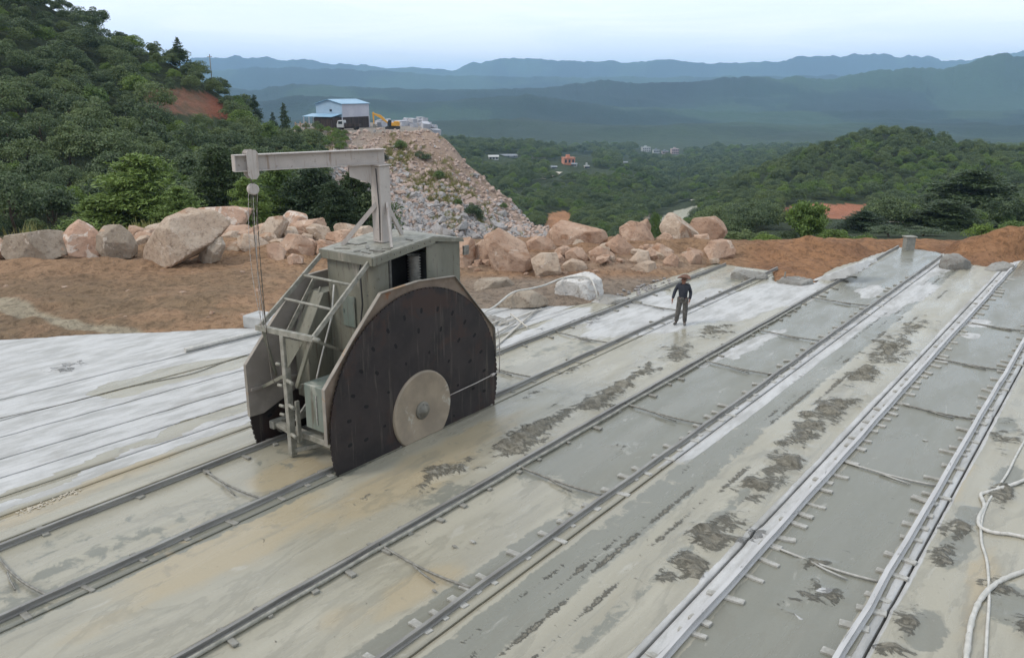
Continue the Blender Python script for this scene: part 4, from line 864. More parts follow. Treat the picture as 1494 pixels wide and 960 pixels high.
    # water pipe to the right blade
    mb = MB(); mb.tube([(XR+.06, 13.60, .76), (XR+.085, 14.5, .80), (XR+.10, 15.40, .86)], .011, 8); mb.tube([(XR+.10, 15.44, .82), (XR+.10, 15.44, 1.35), (XR+.05, 15.50, 1.7), (XR, 15.50, 1.95)], .012, 6); mb.tube([(XR+.10, 15.1, .84), (XR+.10, 15.22, .85)], .035, 8)
    P(mb, 'water_pipe', M['crane_paint'])
    mb = MB(); mb.box(-12.83, -12.78, 14.70, 14.88, 3.9, 4.12); P(mb, 'lamp_bracket', M['rod'])
    return root
saw = make_saw()
def make_hoist():
    e0 = Vector((-13.60, 13.00, 0)); e1 = Vector((-14.62, 9.86, 0)); d = (e1-e0).normalized(); sd = Vector((-d.y, d.x, 0))
    p = e1 - d*.33
    root = empty('chain_hoist', (p.x, p.y, 5.8)); tag(root, 'chain hoist with bundled chains, hanging from a trolley on the saw boom', 'hoist')
    o = Vector((p.x, p.y, 5.8))
    def P(mb, name, mat, par=None):
        ob = mb.build(name, mat, par or root); ob.location = -o if par is None else (0, 0, 0); return ob
    mb = MB()
    for s in (-1, 1):
        q = p+sd*.125*s
        out = [(-.115, 6.50), (-.07, 6.55), (.07, 6.55), (.115, 6.50), (.115, 6.05), (.05, 5.97), (-.05, 5.97), (-.115, 6.05)]
        mb.prism([q+d*u+Vector((0, 0, z)) for u, z in out], sd*.012*s)
    mb.bar(p+sd*-.13+Vector((0, 0, 6.03)), p+sd*.13+Vector((0, 0, 6.03)), .03)
    for s in (-1, 1):
        for u in (-.07, .07): mb.bar(p+sd*.03*s+d*u+Vector((0, 0, 6.50)), p+sd*.12*s+d*u+Vector((0, 0, 6.50)), .05)
    P(mb, 'trolley', M['crane_paint'])
    mb = MB(); mb.tube([p+Vector((0, 0, 6.0)), p+d*.03+Vector((0, 0, 5.93)), p+Vector((0, 0, 5.87)), p+d*-.03+Vector((0, 0, 5.90))], .014, 8)
    mb2 = MB(); prof = [(-.07, 0), (-.07, .09), (-.05, .115), (.05, .115), (.07, .09), (.07, 0)]
    # round block housing, axis across the boom
    n = 28; vs = []; 
    for (h, r_) in prof:
        for k in range(n):
            a = 2*math.pi*k/n; vs.append(p+sd*h+d*r_*math.cos(a)+Vector((0, 0, 5.76+r_*math.sin(a))))
    fs = [(i*n+k, i*n+(k+1) % n, (i+1)*n+(k+1) % n, (i+1)*n+k) for i in range(len(prof)-1) for k in range(n)]
    mb2._add(vs, fs); P(mb2, 'block_housing', M['crane_paint']); P(mb, 'hook', M['chain'])
    tgt = Vector((-14.42, 10.12, 2.80)); rr = random.Random(9)
    for k in range(7):
        u = (k-3)*.032; q0 = p+d*-u+sd*rr.uniform(-.03, .03)+Vector((0, 0, 5.70)); q1 = tgt+Vector((rr.uniform(-.16, .12), rr.uniform(-.05, .02), rr.uniform(-.5, .1) if k > 3 else .05))
        sag = rr.uniform(-.02, .10); w = rr.uniform(-.05, .05); mb = MB(); pts = []
        for i in range(61):
            f = i/60; pt = q0.lerp(q1, f); pt.x += w*math.sin(math.pi*f)+.006*math.sin(i*2.1); pt.z -= 0; pt.y -= sag*math.sin(math.pi*f); pts.append(pt)
        mb.tube(pts, .006, 5, True, [(.009 if i % 2 else .004) if k in (0, 3, 5) else .0055 for i in range(61)]); P(mb, 'chain', M['chain'] if k % 3 else M['crane_paint'])
    pts = [tgt+Vector((0, 0, .02)), Vector((-14.36, 10.10, 2.3)), Vector((-14.30, 10.08, 1.75)), Vector((-14.16, 10.09, 1.62))]
    mb = MB(); mb.tube(pts, .012, 6); P(mb, 'chain', M['chain'])
make_hoist()

# ------------------------------------------------------------------ rocks
def ico(sub):
    import bmesh
    bm = bmesh.new(); bmesh.ops.create_icosphere(bm, subdivisions=sub, radius=1)
    V = np.array([v.co for v in bm.verts]); Fs = np.array([[v.index for v in f.verts] for f in bm.faces]); bm.free(); return V, Fs
ICO = {k: ico(k) for k in (2, 3, 4, 5)}
def n3(P, sc, o, seed):
    return (fbm(P[:, 0]+P[:, 2]*.7, P[:, 1]-P[:, 2]*.5, sc, o, seed)+fbm(P[:, 1]+31, P[:, 2]+P[:, 0]*.6, sc, o, seed+3))/1.4
def rock_from_planes(name, planes, size, sub, mat, seed, rough=.035, p=60):
    D, Fs = ICO[sub]; acc = np.zeros(len(D))
    for n, h in planes:
        n = np.array(n, float); n /= np.linalg.norm(n); dt = np.clip(D@n, 1e-4, None)/h
        acc += (dt*size)**p
    r_ = size*np.clip(acc, 1e-30, None)**(-1/p); r_ = np.minimum(r_, size*3)
    P_ = D*r_[:, None]
    P_ = P_*(1+(rough*1.6*n3(P_, size*.9, 3, seed)+rough*.8*n3(P_, size*.25, 4, seed+9))[:, None])
    return np_mesh(name, P_, Fs, False, mat), P_
def rand_rock(name, dims, seed, sub, mat, rough=.04, k=13):
    r_ = np.random.default_rng(seed); pl = []
    for i in range(k):
        n = r_.normal(size=3); n /= np.linalg.norm(n); pl.append((n, r_.uniform(.62, 1.0)))
    for ax in range(3):
        for s in (-1, 1): n = np.zeros(3); n[ax] = s; n += r_.normal(size=3)*.15; pl.append((n, .85))
    me, P_ = rock_from_planes(name, pl, 1.0, sub, mat, seed, rough, 40)
    lo, hi = P_.min(0), P_.max(0); S = np.array(dims)/(hi-lo); V = (P_-(lo+hi)/2)*S
    me.vertices.foreach_set('co', V.astype(np.float32).ravel()); me.update(); return me
def outline_boulder(pts, mat, label, seed, depth=None, bb=None, group='boulders heaped along the edge of the bench', tilt=.25, sub=4, name='boulder', cat='boulder', zoff=0):
    ymax = max(p[1] for p in pts)
    s = slope_of(ymax); b = (-H/s) if bb is None else bb
    T = [(tan_of(x, y)*1.0, slope_of(y)) for x, y in pts]
    w = (max(t[0] for t in T)-min(t[0] for t in T))*b; h = (max(t[1] for t in T)-min(t[1] for t in T))*b
    dep = depth or min(3.2, max(.5, .75*(w+h)/2))
    if bb is None: b += dep*.38
    Q = [(t[0]*b, H+t[1]*b) for t in T]
    A = sum(q[0]*r_[1]-r_[0]*q[1] for q, r_ in zip(Q, Q[1:]+Q[:1]))/2
    ca = sum((q[0]+r_[0])*(q[0]*r_[1]-r_[0]*q[1]) for q, r_ in zip(Q, Q[1:]+Q[:1]))/(6*A); cz = sum((q[1]+r_[1])*(q[0]*r_[1]-r_[0]*q[1]) for q, r_ in zip(Q, Q[1:]+Q[:1]))/(6*A)
    rr = random.Random(seed); pl = []
    sg = 1 if A > 0 else -1
    for q, r_ in zip(Q, Q[1:]+Q[:1]):
        na, nz = sg*(r_[1]-q[1]), -sg*(r_[0]-q[0]); L = math.hypot(na, nz)
        if L < 1e-4: continue
        na /= L; nz /= L; hh = na*(q[0]-ca)+nz*(q[1]-cz)
        if hh < .04: continue
        k = rr.uniform(-.35, .35); n = np.array((na, k, nz)); pl.append((n, hh/np.linalg.norm(n)*1.02*math.sqrt(1+k*k)*1.0))
    for k in range(4):
        n = np.array((rr.uniform(-.8, .8), -1, rr.uniform(-.15, .9))); pl.append((n, dep*rr.uniform(.34, .56)))
    for k in range(9):
        n = np.array((rr.uniform(-1, 1), rr.uniform(-1, -.3), rr.uniform(-.5, 1))); n /= np.linalg.norm(n)
        sup = max((n[0]*(q_[0]-ca)+n[2]*(q_[1]-cz)) for q_ in Q)*.9 + abs(n[1])*dep*.42; pl.append((n, sup*rr.uniform(.78, .92)))
    for k in range(3):
        n = np.array((rr.uniform(-.8, .8), 1, rr.uniform(-.3, .7))); pl.append((n, dep*rr.uniform(.4, .56)))
    me, P_ = rock_from_planes(name, pl, max(w, h)/2, sub, mat, seed, .035)
    o = link_mesh(name, me); X, Y = ab2xy(ca, b); o.location = (X, Y, cz+zoff); o.rotation_euler = (0, 0, YAW)
    tag(o, label, cat, group); return o
T_, PA, GR, PK, WH = M['rock_tan'], M['rock_pale'], M['rock_grey'], M['rock_pink'], M['rock_white']
BO = [
 ([(-18, 378), (-18, 350), (0, 346), (8, 351), (8, 375)], PK, 'pinkish boulder cut off by the left edge of the photo'),
 ([(5, 374), (8, 344), (62, 336), (95, 336), (100, 371), (67, 383), (16, 379)], GR, 'long flat-topped brown and grey boulder near the left edge'),
 ([(94, 342), (102, 326), (112, 325), (142, 343), (150, 368), (145, 379), (100, 372)], PK, 'peaked pink boulder with pale veins between the long flat one and the round grey one'),
 ([(143, 342), (158, 330), (174, 328), (187, 338), (197, 358), (193, 375), (161, 381), (144, 371)], GR, 'rounded grey boulder left of the huge pale slab'),
 ([(201, 384), (220, 347), (241, 319), (258, 310), (294, 312), (340, 320), (337, 326), (303, 363), (289, 372), (230, 388), (203, 392)], PA, 'huge pale tilted slab of rock, largest of all the boulders'),
 ([(282, 317), (284, 304), (327, 302), (357, 308), (359, 325), (345, 345), (295, 340)], PK, 'flat pink boulder on the soil heap behind the huge pale slab'),
 ([(289, 374), (305, 350), (321, 346), (328, 358), (319, 381), (297, 389)], GR, 'grey boulder wedged under the right end of the huge pale slab'),
 ([(339, 348), (351, 345), (369, 358), (353, 368)], GR, 'small tilted grey stone between the pale slab and the hoist chains'),
 ([(376, 340), (391, 318), (411, 316), (417, 327), (404, 356), (379, 364)], PA, 'jagged whitish boulder directly behind the hoist chains'),
 ([(410, 318), (420, 309), (448, 313), (450, 333), (435, 345), (414, 336)], PK, 'squarish beige boulder perched on top, just right of the hoist chains'),
 ([(404, 340), (444, 344), (466, 365), (455, 376), (417, 372), (406, 358)], T_, 'orange-brown boulder under the perched squarish one right of the chains'),
 ([(447, 334), (458, 327), (479, 332), (485, 349), (467, 356), (455, 350)], PA, 'small cream boulder behind the upper end of the saw ladder'),
 ([(485, 334), (500, 321), (514, 328), (532, 330), (534, 348), (497, 350)], PA, 'low cream boulder behind the top of the saw, left of the mast'),
 ([(389, 358), (405, 352), (417, 368), (410, 382), (392, 382)], T_, 'small brown boulder low behind the hoist chains'),
 ([(418, 377), (428, 371), (440, 374), (441, 384), (424, 388)], T_, 'small brown stone on the soil just left of the saw body'),
 ([(664, 348), (680, 343), (692, 352), (694, 377), (680, 391), (664, 389)], T_, 'upright tan boulder touching the right end of the saw body in view'),
 ([(693, 359), (706, 349), (720, 355), (720, 383), (702, 389), (692, 377)], T_, 'narrow tan boulder second to the right of the saw body'),
 ([(704, 347), (726, 334), (742, 343), (766, 355), (777, 392), (757, 399), (720, 398), (712, 368)], T_, 'big humped tan boulder below the foot of the tip slope'),
 ([(768, 354), (785, 345), (803, 349), (814, 365), (800, 374), (772, 373)], T_, 'medium tan boulder behind the low square one, left of the long slab-like boulder'),
 ([(775, 379), (788, 370), (812, 369), (819, 396), (782, 403)], PA, 'squat squarish boulder in the front row, right of the big humped one'),
 ([(799, 342), (812, 328), (856, 331), (883, 340), (886, 350), (856, 366), (812, 365), (800, 354)], T_, 'long dark-bottomed tan boulder lying across the others'),
 ([(824, 369), (837, 363), (852, 365), (860, 380), (850, 387), (826, 384)], T_, 'tan boulder under the long lying boulder'),
 ([(821, 388), (834, 379), (852, 383), (857, 392), (846, 397), (824, 396)], PA, 'small low boulder at the front, below the long lying boulder'),
 ([(859, 369), (874, 360), (896, 371), (896, 386), (880, 389), (863, 384)], T_, 'medium tan boulder right of the one under the long lying boulder'),
 ([(883, 357), (902, 342), (917, 355), (929, 367), (926, 379), (896, 378)], T_, 'tan boulder just left and below the steep rounded one'),
 ([(903, 333), (920, 323), (942, 328), (956, 348), (945, 363), (926, 367), (909, 356)], T_, 'steep rounded tan boulder with dark underside, left of the pale pointed one'),
 ([(929, 327), (943, 320), (950, 331), (948, 345), (935, 341)], T_, 'small boulder peeping out behind the steep rounded one'),
 ([(917, 381), (932, 366), (946, 366), (949, 380), (923, 388)], PA, 'small pale wedge-shaped boulder in the front of the right heap'),
 ([(947, 364), (966, 357), (984, 366), (976, 379), (960, 384), (948, 380)], T_, 'tan boulder in the front, below the pale pointed one'),
 ([(956, 348), (971, 339), (986, 343), (987, 364), (966, 364)], T_, 'squarish tan boulder supporting the pale pointed one'),
 ([(962, 330), (974, 314), (985, 315), (1019, 342), (1022, 357), (997, 364), (988, 361), (966, 341)], PA, 'pale pointed boulder on top of the right heap'),
 ([(1014, 345), (1034, 342), (1036, 357), (1022, 368), (1014, 362)], T_, 'small boulder between the pale pointed and the topmost right one'),
 ([(1002, 325), (1008, 319), (1040, 316), (1056, 323), (1063, 340), (1049, 351), (1025, 350), (1003, 336)], T_, 'large tan boulder on top at the right end of the heap'),
 ([(1027, 364), (1037, 351), (1065, 352), (1073, 365), (1062, 379), (1035, 380)], T_, 'rounded tan boulder at the right foot of the heap'),
 ([(967, 382), (982, 370), (991, 378), (988, 391), (972, 392)], T_, 'small crumbly brown boulder left of the rightmost foot boulder'),
 ([(994, 372), (1008, 366), (1022, 372), (1024, 384), (1002, 387)], T_, 'small brown stone between the crumbly one and the rightmost foot boulder'),
 ([(915, 391), (940, 382), (962, 384), (964, 394), (925, 398)], PA, 'flat pale stone in front of the right heap'),
]
for i, (pts, mt, lab) in enumerate(BO):
    w = max(p[0] for p in pts)-min(p[0] for p in pts)
    outline_boulder(pts, mt, lab, 100+i*7, sub=5)
rr = random.Random(71)
fp = [rand_rock('boulder', d, 840+i, 4, M['rock_tan'] if i % 3 else M['rock_pale'], .05) for i, d in enumerate([(1, .8, .7), (1.2, .8, .6), (1, .9, .8), (.9, .7, .7), (1.3, .9, .6)])]
for k in range(84):
    px_, py_ = (rr.uniform(672, 1050), rr.uniform(362, 393)) if k < 36 else (rr.uniform(332, 560), rr.uniform(345, 372)) if k < 76 else (rr.uniform(196, 240), rr.uniform(345, 372))
    X, Y = gnd(px_, py_); s_ = rr.uniform(.4, 1.05)*(.7 if py_ > 385 else 1)*(1.7 if px_ < 600 else 1); o = link_mesh('boulder', rr.choice(fp)); o.scale = (s_, s_, s_); o.rotation_euler = (rr.uniform(-.3, .3), rr.uniform(-.3, .3), rr.uniform(0, 6.3)); o.location = (X, Y, float(height(X, Y))+.22*s_)
    tag(o, 'smaller tan block filling a gap between the big boulders', 'boulder', 'small blocks between the boulders')
outline_boulder([(799, 419), (825, 406), (865, 406), (905, 420), (910, 432), (862, 437), (800, 430)], WH, 'low boulder dusted white on top, beside the track left of the worker', 907, 1.1, None, 'powdered boulders by the slab', sub=5)
outline_boulder([(722, 444), (748, 428), (775, 423), (800, 436), (798, 447), (729, 451)], GR, 'low smooth grey boulder with a hose over it, right of the blade', 911, 1.0, None, 'powdered boulders by the slab', sub=4)
outline_boulder([(1188, 412), (1190, 402), (1216, 390), (1262, 380), (1300, 366), (1306, 372), (1240, 398), (1205, 412)], M['powder_block'], 'grey granite ledge under the far end of the middle track', 913, 1.6, None, 'powdered boulders by the slab', name='ledge_block', cat='stone block')
for i, (pts, lab) in enumerate([
  ([(1052, 398), (1082, 388), (1126, 394), (1122, 404), (1060, 408)], 'flat grey slab between the far ends of the saw track rails'),
  ([(1131, 412), (1140, 404), (1186, 402), (1190, 412), (1170, 417)], 'low grey slab between the saw track end and the middle track'),
  ([(1374, 384), (1384, 372), (1404, 370), (1430, 386), (1410, 394), (1380, 394)], 'broken grey slab edge just right of the far end of the middle track'),
  ([(868, 436), (890, 428), (918, 430), (914, 440), (880, 444)], 'flat pale slab between the white-dusted boulder and the saw track'),
  ([(700, 470), (716, 462), (742, 463), (738, 472), (708, 476)], 'thin white slab flake on the floor just right of the blade'),
  ([(680, 414), (700, 402), (742, 402), (752, 412), (720, 420)], 'low grey-brown slab lying on the soil right of the saw body'),
  ([(1432, 392), (1446, 384), (1478, 380), (1482, 386), (1450, 396)], 'long low slab beside the far end of the rightmost track')]):
    outline_boulder(pts, M['slab_grey'] if i != 5 else GR, lab, 950+i, .8, None, 'low slabs at the edge of the quarry floor', name='flat_stone', cat='stone', zoff=-.16)
# white cut block behind the saw
gx, gy = gnd(372, 478)
mb = MB(); mb.prism([(-.55, -.3, 0), (.75, -.3, 0), (.75, .5, 0), (-.55, .5, 0)], (0, 0, .42)); o = mb.build('cut_stone_block', M['powder_block'], None, .03); o.location = (gx+.1, gy+.2, -.02); o.rotation_euler = (0, 0, R(12)); tag(o, 'whitish cut stone block behind the left end of the ladder foot bar', 'stone block')
# loose stones on the soil strip
protos = [rand_rock('soil_stone', (1, .8, .55), 300+i, 3, M['rock_tan'], .06) for i in range(5)]
rr = random.Random(21)
k = 0
while k < 70:
    px_ = rr.choice([rr.uniform(0, 380), rr.uniform(680, 1100), rr.uniform(680, 1000)]); py_ = rr.uniform(378, 470 if px_ < 400 else 405)
    X, Y = gnd(px_, py_)
    if floor_sd(np.array([X]), np.array([Y]))[0] > -.5: continue
    o = link_mesh('stone', rr.choice(protos)); s = rr.uniform(.10, .34)*(1.35 if px_ > 600 else 1)
    o.scale = (s, s, s); o.rotation_euler = (0, 0, rr.uniform(0, 6.3)); o.location = (X, Y, float(height(X, Y))+.02*s)
    tag(o, 'small brown stone lying loose on the soil in front of the boulders', 'stone', 'loose stones on the soil strip'); k += 1
protos2 = [rand_rock('chip', (1, .7, .5), 330+i, 2, M['rubble_grey'], .06) for i in range(4)]
k = 0
while k < 55:
    px_, py_ = rr.gauss(942, 22), rr.gauss(424, 7); X, Y = gnd(px_, py_)
    if X > -15.1: continue
    o = link_mesh('stone', rr.choice(protos2)); s = rr.uniform(.08, .24); o.scale = (s, s, s); o.rotation_euler = (rr.uniform(-.4, .4), 0, rr.uniform(0, 6.3)); o.location = (X, Y, -.03+.2*s)
    tag(o, 'small pale stone in the pebble pile left of the worker', 'stone', 'pebbles piled left of the worker'); k += 1

# ------------------------------------------------------------------ tip slope : stones and tufts
tp = [rand_rock('tip_stone', d, 400+i, 3, M['rubble_grey'], .045, 9) for i, d in enumerate([(1, .8, .6), (1.3, .7, .5), (1, 1, .7), (1.5, .9, .55), (.9, .6, .8), (1.2, 1, .6)])]
tp2 = [rand_rock('tip_stone', d, 430+i, 3, M['rubble_pink'], .045, 9) for i, d in enumerate([(1, .8, .6), (1.3, .7, .5), (1, 1, .7), (1.2, .9, .5)])]
rr = random.Random(33); big = []; small = []
tries = 0
while len(big)+len(small) < 2600 and tries < 9000:
    tries += 1
    px_, py_ = rr.uniform(465, 806), rr.uniform(186, 350)
    if not inpoly(np.array([px_]), np.array([py_]), TIP)[0]: continue
    low = smooth(-40, 60, (py_-255)+(600-px_)*.35)
    if rr.random() > .30+.70*float(low): continue
    h_ = hit(px_, py_, 120, 215, 220)
    if h_ is None: continue
    if not (-1 < proj(*h_[:3])[2]-h_[3] < 1): pass
    s = rr.choice([rr.uniform(.5, 1.0), rr.uniform(.9, 1.6), rr.uniform(1.2, 2.5)])*(.5+.75*float(low))
    (big if (s > .95 and len(big) < 260) else small).append((h_, s, px_, py_, float(low)))
for h_, s, px_, py_, low in big:
    pink = rr.random() > .15+.8*low
    o = link_mesh('rubble_stone', rr.choice(tp2 if pink else tp)); o.location = (h_[0], h_[1], h_[2]+.12*s); o.scale = (s, s, s); o.rotation_euler = (rr.uniform(-.7, .7), rr.uniform(-.7, .7), rr.uniform(0, 6.3))
    tag(o, 'angular pinkish stone lying on the tip slope below the shed' if pink else 'angular grey stone lying on the tip slope below the shed', 'rubble stone', 'pinkish stones on the tip slope' if pink else 'grey stones on the tip slope')
D2, F2 = ICO[2]
VV = []; FF = []; nb = 0
for h_, s, *_ in small:
    s = min(s, .95); sc_ = np.array([rr.uniform(.4, .7), rr.uniform(.3, .6), rr.uniform(.25, .5)])*s
    r_ = 1+.25*np.sin(D2[:, 0]*rr.uniform(2, 5)+rr.uniform(0, 6))*np.cos(D2[:, 2]*rr.uniform(2, 5)); e = Euler((rr.uniform(-1, 1), rr.uniform(-1, 1), rr.uniform(0, 6))).to_matrix()
    Q = (np.sign(D2)*np.abs(D2)**.6*r_[:, None]*sc_)@np.array(e).T+np.array((h_[0], h_[1], h_[2]+.05)); VV.append(Q); FF.append(F2+nb); nb += len(Q)
me = np_mesh('rubble', np.concatenate(VV), np.concatenate(FF), False, M['rubble_pink']); o = link_mesh('rubble', me); tag(o, 'small stones littering the tip slope', 'rubble', None, 'stuff')
me.materials.append(M['rubble_grey']); me.polygons.foreach_set('material_index', np.repeat([1 if rr.random() < .05+.6*q_[4] else 0 for q_ in small], len(F2)).astype(np.int32))

# ------------------------------------------------------------------ plants
def quads(P, Nn, s, asp=1.0, seed=0):
    """leaf quads at points P with normals Nn and sizes s"""
    r_ = np.random.default_rng(seed); n = len(P); t = r_.normal(size=(n, 3)); t -= (t*Nn).sum(1)[:, None]*Nn; t /= np.linalg.norm(t, axis=1)[:, None]+1e-9
    u = np.cross(Nn, t); s = s[:, None]
    V = np.stack([P-t*s*asp, P+u*s*.55, P+t*s*asp, P-u*s*.55], 1).reshape(-1, 3); return V
def broad_crown(name, rx, rz, nclump, nleaf, leaf, seed, mat, cz=None):
    r_ = np.random.default_rng(seed); cz = cz if cz is not None else rz*.95; P = []; Nn = []; S = []; C = []
    for k in range(nclump):
        d = r_.normal(size=3); d /= np.linalg.norm(d); d[2] = abs(d[2])*1.1-.30; f = r_.uniform(.55, .95)
        c = np.array((d[0]*rx, d[1]*rx, d[2]*rz))*f; rc = rx*r_.uniform(.26, .44); tone = r_.uniform(0, 1)**1.3
        q = r_.normal(size=(nleaf, 3)); q /= np.linalg.norm(q, axis=1)[:, None]; q[:, 2] = np.where(q[:, 2] < -.3, -q[:, 2], q[:, 2])
        rad = rc*r_.uniform(.7, 1.08, nleaf); P.append(c+q*rad[:, None]*np.array((1, 1, .8))); nn = q*.8+r_.normal(size=(nleaf, 3))*.55+np.array((0, 0, .25)); Nn.append(nn/np.linalg.norm(nn, axis=1)[:, None])
        S.append(leaf*r_.uniform(.6, 1.25, nleaf)); C.append(np.clip(tone*.65+.35*r_.uniform(0, 1, nleaf), 0, 1))
    P = np.concatenate(P)+np.array((0, 0, cz)); V = quads(P, np.concatenate(Nn), np.concatenate(S), .8, seed); n = len(P)
    return np_mesh(name, V, np.arange(n*4).reshape(-1, 4), False, mat, {'clump': ('FLOAT', np.repeat(np.concatenate(C), 4))})
def pine_crown(name, rx, ht, nb_, nleaf, leaf, seed, mat, droop=.15, base=.12, pw=.8):
    r_ = np.random.default_rng(seed); P = []; Nn = []; S = []; C = []; axis = []
    for k in range(nb_):
        f = (k+.5)/nb_; z = ht*(base+(1-base)*f); L = rx*((1-f)**pw)*r_.uniform(.65, 1.1)+rx*.06; a = r_.uniform(0, 2*math.pi)
        n = max(8, int(nleaf*(L/rx))); u = r_.uniform(.1, 1, n)**.7
        x = np.cos(a)*L*u; y = np.sin(a)*L*u; zz = z+L*(.42*u-droop*u*u)
        sp = (.10+.22*L*(1-.4*u)); off = r_.normal(size=(n, 3))*sp[:, None]*np.array((.8, .8, .35))
        P.append(np.stack([x, y, zz], 1)+off); nn = r_.normal(size=(n, 3))*.7+np.array((0, 0, .6)); Nn.append(nn/np.linalg.norm(nn, axis=1)[:, None])
        S.append(leaf*r_.uniform(.6, 1.3, n)); tone = r_.uniform(.1, .8); C.append(np.clip(tone*.6+.4*u*r_.uniform(.4, 1, n), 0, 1))
    P = np.concatenate(P); V = quads(P, np.concatenate(Nn), np.concatenate(S), 1.5, seed); n = len(P)
    return np_mesh(name, V, np.arange(n*4).reshape(-1, 4), False, mat, {'clump': ('FLOAT', np.repeat(np.concatenate(C), 4))})
def trunk_mesh(ht, r0, seed, limbs=5):
    rr_ = random.Random(seed); mb = MB(); pts = [(rr_.uniform(-.05, .05)*ht*i/5, rr_.uniform(-.05, .05)*ht*i/5, -.5+(ht+.5)*i/5) for i in range(6)]
    mb.tube(pts, r0, 7, True, [r0*(1-.75*i/5) for i in range(6)])
    for k in range(limbs):
        a = rr_.uniform(0, 6.3); z = ht*rr_.uniform(.35, .8); L = ht*rr_.uniform(.25, .4)
        mb.tube([(0, 0, z), (math.cos(a)*L*.5, math.sin(a)*L*.5, z+L*.35), (math.cos(a)*L, math.sin(a)*L, z+L*.8)], r0*.3, 5, True, [r0*.35, r0*.22, r0*.08])
    return mb.mesh('trunk', M['bark'])
def tree_proto(crown, trunk): return (crown, trunk)
BT = []
for i in range(6):
    rx = [2.1, 1.7, 2.4, 1.9, 1.5, 2.2][i]; rz = [1.9, 2.0, 1.7, 1.6, 1.7, 2.3][i]
    BT.append((broad_crown('crown', rx, rz, 34, 95, .13, 500+i, M['leaf'], rz*.9+.8), trunk_mesh(rz*1.6, .14, 520+i)))
BT2 = [(broad_crown('crown', 1.9, 1.7, 30, 90, .13, 540+i, M['leaf_bright'], 2.2), trunk_mesh(2.8, .12, 545+i)) for i in range(2)]
PT = [(pine_crown('crown', 1.6, 5.0, 46, 60, .13, 560+i, M['needle_dark']), trunk_mesh(4.8, .12, 565+i, 0)) for i in range(2)]
def tree(name, proto, loc, s, label, group, sz=None, cat='tree', rz=None):
    root = empty(name, loc, rr.uniform(0, 6.28) if rz is None else rz); root.scale = (s, s, sz or s)
    link_mesh('trunk', proto[1], root); link_mesh('crown', proto[0], root)
    if cat == 'tree' or cat: tag(root, label, cat, group)
    return root
# --- scattered wood on the left slope
rr = random.Random(77); cand = []
t0, t1 = (-150-CX)/1249.4, (560-CX)/1249.4
tries = 0; pos = []
cell = {}
while tries < 15000 and len(pos) < 1500:
    tries += 1
    b = rr.uniform(56, 205); t = rr.uniform(t0, t1)
    if rr.random() > b/205: continue
    a = t*b; X, Y = ab2xy(a, b); Z = float(height(X, Y)); px_, py_, _ = [float(q) for q in proj(X, Y, Z)]
    if px_ > 470 and (py_ < 345 or b > 78): continue
    if px_ > 385 and b > 178: continue
    if inpoly(np.array([px_]), np.array([py_]), [(212, 138), (218, 165), (250, 182), (338, 194), (340, 166), (318, 153), (262, 138)])[0]: continue
    if b > 178 and py_ > 172 and px_ > 330: continue
    sp = 1.9+b*.009
    if px_ > 545: continue
    sp = 1.9+b*.009; key = (int(X//sp), int(Y//sp)); ok = True
    for i in (-1, 0, 1):
        for j in (-1, 0, 1):
            for q in cell.get((key[0]+i, key[1]+j), []):
                if (q[0]-X)**2+(q[1]-Y)**2 < sp*sp: ok = False
    # keys of different spacing collide rarely; fine
    if not ok: continue
    cell.setdefault(key, []).append((X, Y)); pos.append((b, X, Y, Z, px_, py_))
pos.sort()
vis = [p for p in pos if -60 < p[4] < 600 and -60 < p[5] < 420]
N_IND = 235
forest_pts = []
for i, (b, X, Y, Z, px_, py_) in enumerate(vis):
    s = rr.choice([rr.uniform(.55, .85), rr.uniform(.75, 1.1), rr.uniform(1.0, 1.4)])*(.8 if b < 80 else 1.0)
    kind = rr.random(); hg = py_ > 150 and 185 < px_ < 470 and b > 120
    if i < N_IND:
        if kind < .02 and b < 150: tree('tree', rr.choice(PT), (X, Y, Z-.3), s*.9, 'small dark conifer among the broadleaf trees on the left slope', 'conifers of the left slope')
        elif kind < (.42 if hg else .22): tree('tree', rr.choice(BT2), (X, Y, Z-.5), s*.8, 'fresh green bushy tree in the wood on the left slope', 'lighter trees of the left slope')
        else: tree('tree', rr.choice(BT), (X, Y, Z-.5), s, 'dark green bushy tree in the close wood on the left slope', 'dark trees of the left slope')
    else: forest_pts.append((X, Y, Z-.5, s*1.05, 6+rr.randrange(2) if kind < (.3 if hg else .10) else (8 if kind > .995 else rr.randrange(6))))
# --- woods of the valley and the right hill
CLEAR = [inp for inp in ([(1120, 336), (1138, 300), (1175, 294), (1274, 294), (1272, 336)], [(1320, 330), (1325, 312), (1352, 310), (1354, 328)], [(792, 336), (794, 310), (835, 306), (842, 335)], [(905, 362), (935, 322), (980, 300), (1012, 292), (1022, 308), (1005, 336), (960, 362)], [(812, 264), (814, 226), (868, 226), (870, 264)], [(700, 250), (700, 226), (760, 226), (760, 250)], [(925, 236), (928, 210), (1002, 210), (1002, 236)], [(905, 250), (905, 232), (922, 232), (922, 250)], [(798, 258), (798, 238), (814, 238), (814, 258)], [(780, 262), (840, 240), (845, 248), (790, 268)], [(1380, 330), (1494, 310), (1494, 322), (1380, 336)])]
def clear(px_, py_): return any(inpoly(np.array([px_]), np.array([py_]), c)[0] for c in CLEAR)
n = 0; tries = 0
T0, T1 = (640-CX)/1249.4, (1640-CX)/1249.4
P_t = np.random.default_rng(5)
NB = 30000
bs = 110*np.exp(P_t.uniform(0, 1, NB)*math.log(1400/110)); ts = P_t.uniform(T0-.07, T1, NB)
Xs, Ys = ab2xy(ts*bs, bs); Zs = height(Xs, Ys); pxs, pys, _ = proj(Xs, Ys, Zs)
dens = fbm(Xs, Ys, 45, 3, 91)
